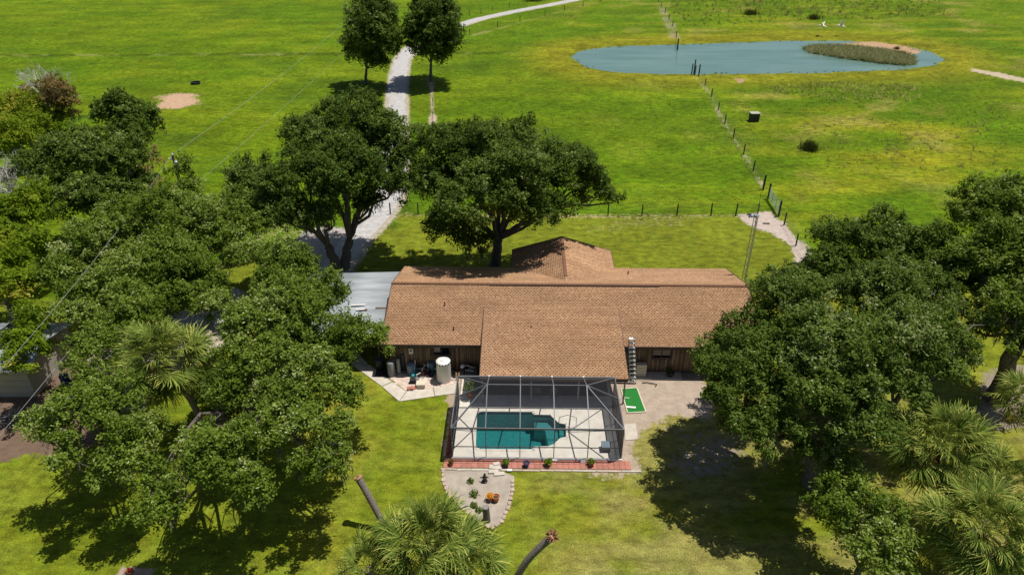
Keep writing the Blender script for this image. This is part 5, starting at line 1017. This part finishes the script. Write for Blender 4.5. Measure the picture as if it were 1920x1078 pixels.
far = P(704, -14, 9.0); top = np.array([ptp[0], ptp[1], ptp[2]+0.35]); low = np.array([ptp[0], ptp[1], ptp[2]-3.5])
cable('upper overhead cable from the pole across the far pasture', top, far, 1.0, 0.011); cable('lower overhead cable from the pole across the far pasture', low, P(760, -20, 7.0), 0.8, 0.010)
cable('upper overhead cable from the pole toward the left edge', top, P(-160, 872, 9.0), 0.6, 0.009); cable('lower overhead cable passing the shed at the left edge', low, P(-150, 990, 6.0), 0.6, 0.009)

# shed at the left edge
shp = gxy(20, 745); sh = thing('metal_shed', 'beige walled shed with grey metal roof under the trees at the left edge', 'shed', (shp[0]-2.6, shp[1], 0), 0.02)
MB().box((0, 2.6, 1.15), (8.6, 5.2, 2.3)).build('wall', TINW, sh)
V = []
for j in range(121):
    x = -4.7+j*9.4/120; h = 0.03 if j % 6 in (0, 1) else 0.0
    for y, z in ((-0.35, 2.32), (2.6, 2.95), (5.55, 2.32)): V.append((x, y, z+h))
i = np.arange(121*3).reshape(-1, 3); F = np.concatenate([np.stack([i[:-1, k], i[1:, k], i[1:, k+1], i[:-1, k+1]], -1) for k in (0, 1)])
rf = arrays_mesh('corrugated_roof', V, F, TIN, sh); so = rf.modifiers.new('thickness', 'SOLIDIFY'); so.thickness = 0.02
for x in (-4.25, 4.25): MB().add([(x+a, y, z) for a in (-0.04, 0.04) for y, z in ((0.02, 2.31), (5.18, 2.31), (2.6, 2.88))], [(0, 1, 2), (3, 5, 4), (0, 3, 4, 1), (1, 4, 5, 2), (2, 5, 3, 0)]).build('gable', TINW, sh)
for k in range(4): MB().box((0, -0.012, 0.35+0.5*k), (8.5, 0.03, 0.05)).build('wall_rib', TINW, sh)
t = thing('blue_drum', 'dark blue drum half hidden by leaves right of the shed', 'drum', at(126, 722)); MB().lathe((0, 0, 0), [(0.28, 0), (0.3, 0.05), (0.28, 0.3), (0.3, 0.35), (0.28, 0.6), (0.3, 0.85), (0.27, 0.88)], 16).build('drum_body', BLUE, t, True)
t = thing('junk_pile', 'scattered pale boards and white sacks on the sand left of the palm', 'debris', at(205, 735)); g = random.Random(21)
for k in range(16): MB().box((g.uniform(-1.6, 1.6), g.uniform(-1.5, 2.4), 0.06+0.05*(k % 3)), (g.uniform(0.4, 1.4), g.uniform(0.15, 0.5), g.uniform(0.04, 0.12)), rz=g.uniform(-0.5, 0.5)).build('board', [WHITE, ROCK, TERRA, CONC][k % 4], t)
t = thing('fallen_branch', 'pale dead branch on the dirt at the left edge', 'branch', at(8, 792)); mb = MB(); gg = np.random.RandomState(6)
for k in range(3): twigs(mb, np.array([-0.6, 0.1*k, 0.1]), np.array([0.9, 0.3*(k-1), 0.12]), 0.7, 0.05, 3, gg)
mb.build('branches', DEAD, t)
t = thing('flower_mound', 'small red flower pot on the bare mound at the bottom left', 'pot', at(245, 1074)); MB().lathe((0, 0, 0), [(0.1, 0), (0.14, 0.2), (0.15, 0.22), (0.12, 0.22)], 12).build('pot_body', TERRA, t, True); plant_ball(t, (0, 0, 0.22), 0.14, None, 60, 3, 0.05, 0.03, 'petals').data.materials.append(M('red_petals', (0.5, 0.04, 0.02), 0.7, 0.2, 6))

# ------------------------------------------------------------------ pasture things
fb = thing('field_box', 'weathered box shelter with pale lid standing alone in the right pasture', 'box', at(1413, 227), 0.05)
MB().box((0, 0, 0.60), (1.25, 0.95, 1.05)).build('box_body', WOODP, fb, bevel=0.02); MB().box((0, 0, 1.17), (1.4, 1.1, 0.08)).build('lid', M('weathered_lid', (0.36, 0.37, 0.30), 0.9, 0.3, 5), fb, bevel=0.02); MB().box((0.05, -0.50, 0.45), (0.5, 0.04, 0.5)).build('hatch', BLACK, fb)
for s in (-1, 1): MB().box((s*0.5, 0, 0.05), (0.12, 1.2, 0.12)).build('skid', WOODP, fb)
t = MB(); t.lathe((0, 0, 0), [(0.75, 0), (0.8, 0.25), (0.8, 0.35), (0.72, 0.35), (0.70, 0.1)], 20); t = t.build('water_trough', BLACK, None, True); t.location = at(367, 158); tag(t, 'black stock trough in the pasture behind the sand patch', 'trough')
def blades(name, pts, seed, mat, h, wd, n, label=None, cat=None, kind=None, tone=0.5, lean=0.35, parent=None, loc=None):
    g = np.random.RandomState(seed); pts = np.asarray(pts, float); m = len(pts); C = np.repeat(pts, n, 0)+np.column_stack([g.randn(m*n)*h*0.35, g.randn(m*n)*h*0.35, np.zeros(m*n)]); k = m*n
    a = g.rand(k)*6.28; u = np.column_stack([np.cos(a), np.sin(a), np.zeros(k)])*(wd*(0.6+0.8*g.rand(k)))[:, None]; hh = h*(0.55+0.7*g.rand(k)); L = np.column_stack([g.randn(k)*lean, g.randn(k)*lean, np.ones(k)])*hh[:, None]
    V = np.stack([C-u, C+u, C+L], 1).reshape(-1, 3); F = np.arange(k*3).reshape(-1, 3); tn = np.clip(np.repeat(tone+0.12*g.randn(m), n)+0.14*g.randn(k), 0, 1)
    o = arrays_mesh(name, V, F, mat, parent, {'tone': ('FACE', tn)}); tag(o, label, cat, kind=kind)
    if loc is not None: o.location = loc
    return o
ISL = pxpoly([(1508, 92), (1530, 88), (1600, 90), (1660, 97), (1710, 108), (1713, 122), (1690, 123), (1640, 118), (1580, 110), (1520, 100)], POND_Z)
g = np.random.RandomState(9); xs = np.array(ISL); q = g.rand(9000, 2)*(xs.max(0)-xs.min(0))+xs.min(0); q = q[inside(q[:, 0], q[:, 1], ISL)][:2600]
blades('reed_island', np.column_stack([q, np.full(len(q), POND_Z-0.05)]), 5, REED, 0.85, 0.08, 8, 'long brown and green reed bed standing in the right of the pond', 'reeds', tone=0.6, kind='stuff', lean=0.7)
def clump(label, px, py, rad, h, n, mat, seed, tone=0.3, name='grass_clump', z=0.0):
    g = np.random.RandomState(seed); p = P(px, py, z); a = g.randn(n, 2)*rad*0.5; t = thing(name, label, 'grass clump', (p[0], p[1], z)); blades('blades', np.column_stack([a, np.zeros(n)]), seed, mat, h, 0.035, 5, tone=tone, parent=t, lean=0.3, kind='stuff')
clump('dark round tussock alone in the right pasture', 1516, 281, 0.5, 1.15, 130, WEED, 1, 0.12); clump('dark green reed tuft at the right of the pond mud', 1690, 104, 1.0, 0.8, 110, WEED, 2, 0.25, z=POND_Z); clump('tiny dark reed tuft on the pond mud', 1681, 93, 0.4, 0.6, 40, WEED, 3, 0.2, z=POND_Z)
clump('dark upright weed behind the pond left of the birds', 1525, 37, 0.7, 1.5, 60, WEED, 4, 0.2); clump('dark bush clump at the far top of the pasture', 1408, 28, 1.6, 1.3, 120, WEED, 5, 0.2); clump('dark brushy clump beside the far fence on the left', 1000, 2, 2.8, 1.4, 200, OAKD, 6, 0.4)
g = np.random.RandomState(15)
def scatter(n, polypx, s=0):
    poly = np.array(pxpoly(polypx)); q = g.rand(n*4, 2)*(poly.max(0)-poly.min(0))+poly.min(0); q = q[inside(q[:, 0], q[:, 1], [tuple(v) for v in poly])][:n]; return np.column_stack([q, ground_z(q[:, 0], q[:, 1])])
blades('tall_weeds', scatter(700, [(1270, 50), (1250, 0), (1760, -5), (1780, 30), (1500, 42)]), 16, WEED, 0.75, 0.06, 5, 'rough brown weeds scattered beyond the pond', 'weeds', 'stuff', 0.62, 0.6)
blades('tall_weeds', scatter(420, [(1440, 165), (1540, 155), (1720, 160), (1720, 190), (1560, 190), (1450, 175)]), 17, GRASS, 0.5, 0.06, 6, 'pale green weedy tufts below the pond', 'weeds', 'stuff', 0.85, 1.0)
blades('tall_weeds', scatter(200, [(1480, 230), (1890, 200), (1900, 345), (1600, 330), (1500, 300)]), 18, WEED, 0.4, 0.05, 5, 'sparse dull tufts across the right pasture', 'weeds', 'stuff', 0.8, 0.9)
# grass tufts over pasture and lawn
g = np.random.RandomState(77); n = 56000; D = 26*np.exp(g.rand(n)**0.85*math.log(230/26)); X = (g.rand(n)*2-1)*(0.80*D+6)
c, sand, sc, sd, pd, dr = ground_props(X, D); k = (sand < 0.3) & (pd > 0.8) & (sdist(X, D, DECK) > 0.9) & (sdist(X, D, HOUSE) > 0.8) & (sdist(X, D, BED) > 0.3) & (dr > 2.2)
X, D, c, sd = X[k], D[k], c[k], sd[k]; Z = ground_z(X, D)
lawn = sd < 0; k_ = len(X); hh = np.where(lawn, 0.05, 0.085)*(0.6+0.8*g.rand(k_))*np.clip(D/60, 0.8, 1.6); n = 4
C = np.repeat(np.column_stack([X, D, Z-0.01]), n, 0); H_ = np.repeat(hh, n); k_ *= n; C[:, :2] += g.randn(k_, 2)*(H_*1.3)[:, None]; a = g.rand(k_)*6.28
u = np.column_stack([np.cos(a), np.sin(a), np.zeros(k_)])*(H_*0.22)[:, None]; L = np.column_stack([g.randn(k_)*0.5, g.randn(k_)*0.5, np.ones(k_)])*(H_*(0.6+0.8*g.rand(k_)))[:, None]
V = np.stack([C-u, C+u, C+L], 1).reshape(-1, 3); colr = np.repeat(c, n, 0)*(0.75+0.5*g.rand(k_))[:, None]
m, t, out = nodes('turf_blades'); ag = N(t, 'ShaderNodeAttribute', attribute_name='turf'); d_ = N(t, 'ShaderNodeBsdfDiffuse'); tr_ = N(t, 'ShaderNodeBsdfTranslucent'); mx = N(t, 'ShaderNodeMixShader'); mx.inputs[0].default_value = 0.35
hs = N(t, 'ShaderNodeHueSaturation'); hs.inputs['Value'].default_value = 1.35; t.links.new(ag.outputs['Color'], hs.inputs['Color'])
t.links.new(hs.outputs[0], d_.inputs[0]); t.links.new(hs.outputs[0], tr_.inputs[0]); t.links.new(d_.outputs[0], mx.inputs[1]); t.links.new(tr_.outputs[0], mx.inputs[2]); t.links.new(mx.outputs[0], out.inputs[0])
tag(arrays_mesh('grass', V, np.arange(k_*3).reshape(-1, 3), m, None, {'turf': ('FACE', np.column_stack([colr, np.ones(k_)]))}), 'short green grass over the pasture and lawn', 'grass', kind='stuff')

# two egrets flying beyond the pond
def egret(label, px, py, z, rz, flap, s):
    p = P(px, py, z); t = thing('egret', label, 'bird', tuple(p), rz, 'white birds beyond the pond')
    MB().tube([(-0.52, 0, -0.06), (-0.36, 0, -0.02), (-0.15, 0, 0.0), (0.1, 0, 0.02), (0.28, 0, 0.07), (0.38, 0, 0.13), (0.46, 0, 0.12), (0.52, 0, 0.10), (0.66, 0, 0.07)], [0.02, 0.06, 0.125, 0.14, 0.09, 0.06, 0.065, 0.04, 0.008], 10).build('body', BIRD, t, True)
    for sd_, fl in ((1, flap[0]), (-1, flap[1])):
        V = []; nn = 6
        for i in range(nn):
            u = i/(nn-1); ch = 0.34*(1-0.75*u**2.2); yy = 0.08+math.cos(fl+0.25*u)*0.72*u; zz = 0.05+math.sin(fl+0.25*u)*0.72*u; sw = 0.12*math.sin(u*3.1)-0.12*u
            for c_, th in ((0.5, 0.0), (0.1, 0.02), (-0.5, 0.0)): V.append((0.05+sw+c_*ch, sd_*yy, zz+th))
            for c_, th in ((0.1, -0.012),): V.append((0.05+sw+c_*ch, sd_*yy, zz+th))
        F = []
        for i in range(nn-1):
            a, b = i*4, (i+1)*4
            F += [(a, a+1, b+1, b), (a+1, a+2, b+2, b+1), (a+2, a+3, b+3, b+2), (a+3, a, b, b+3)]
        MB().add(V, F).build('wing', BIRD, t, True)
    t.scale = (s, s, s)
egret('white egret flying with wings spread low, left of the pair beyond the pond', 1543, 50, 2.0, 2.6, (0.35, 0.5), 1.7)
egret('white egret flying with wings raised high, right of the pair beyond the pond', 1578, 50, 2.0, 2.9, (1.15, 1.3), 1.8)
# rough tufts along the pond shore and a finer sward on the near lawn
g = np.random.RandomState(31); sp = []
for i in range(len(POND)):
    a, b = np.array(POND[i]), np.array(POND[(i+1) % len(POND)]); k = int(np.linalg.norm(b-a)*1.6); u = g.rand(k, 1); q = a*(1-u)+b*u+g.randn(k, 2)*0.5; sp.append(q[g.rand(k) < 0.75*(fbm(q[:, 0], q[:, 1], 6, 2, 5) > 0.46)])
sp = np.concatenate(sp); sp = sp[(sdist(sp[:, 0], sp[:, 1], MUDP) > 1.0) & (pond_sd(sp[:, 0], sp[:, 1]) > -0.1)]
blades('shore_grass', np.column_stack([sp, np.full(len(sp), POND_Z-0.02)]), 41, GRASS, 0.24, 0.06, 8, 'ragged green grass tufts along the pond shore', 'grass', 'stuff', 0.5, 1.0)
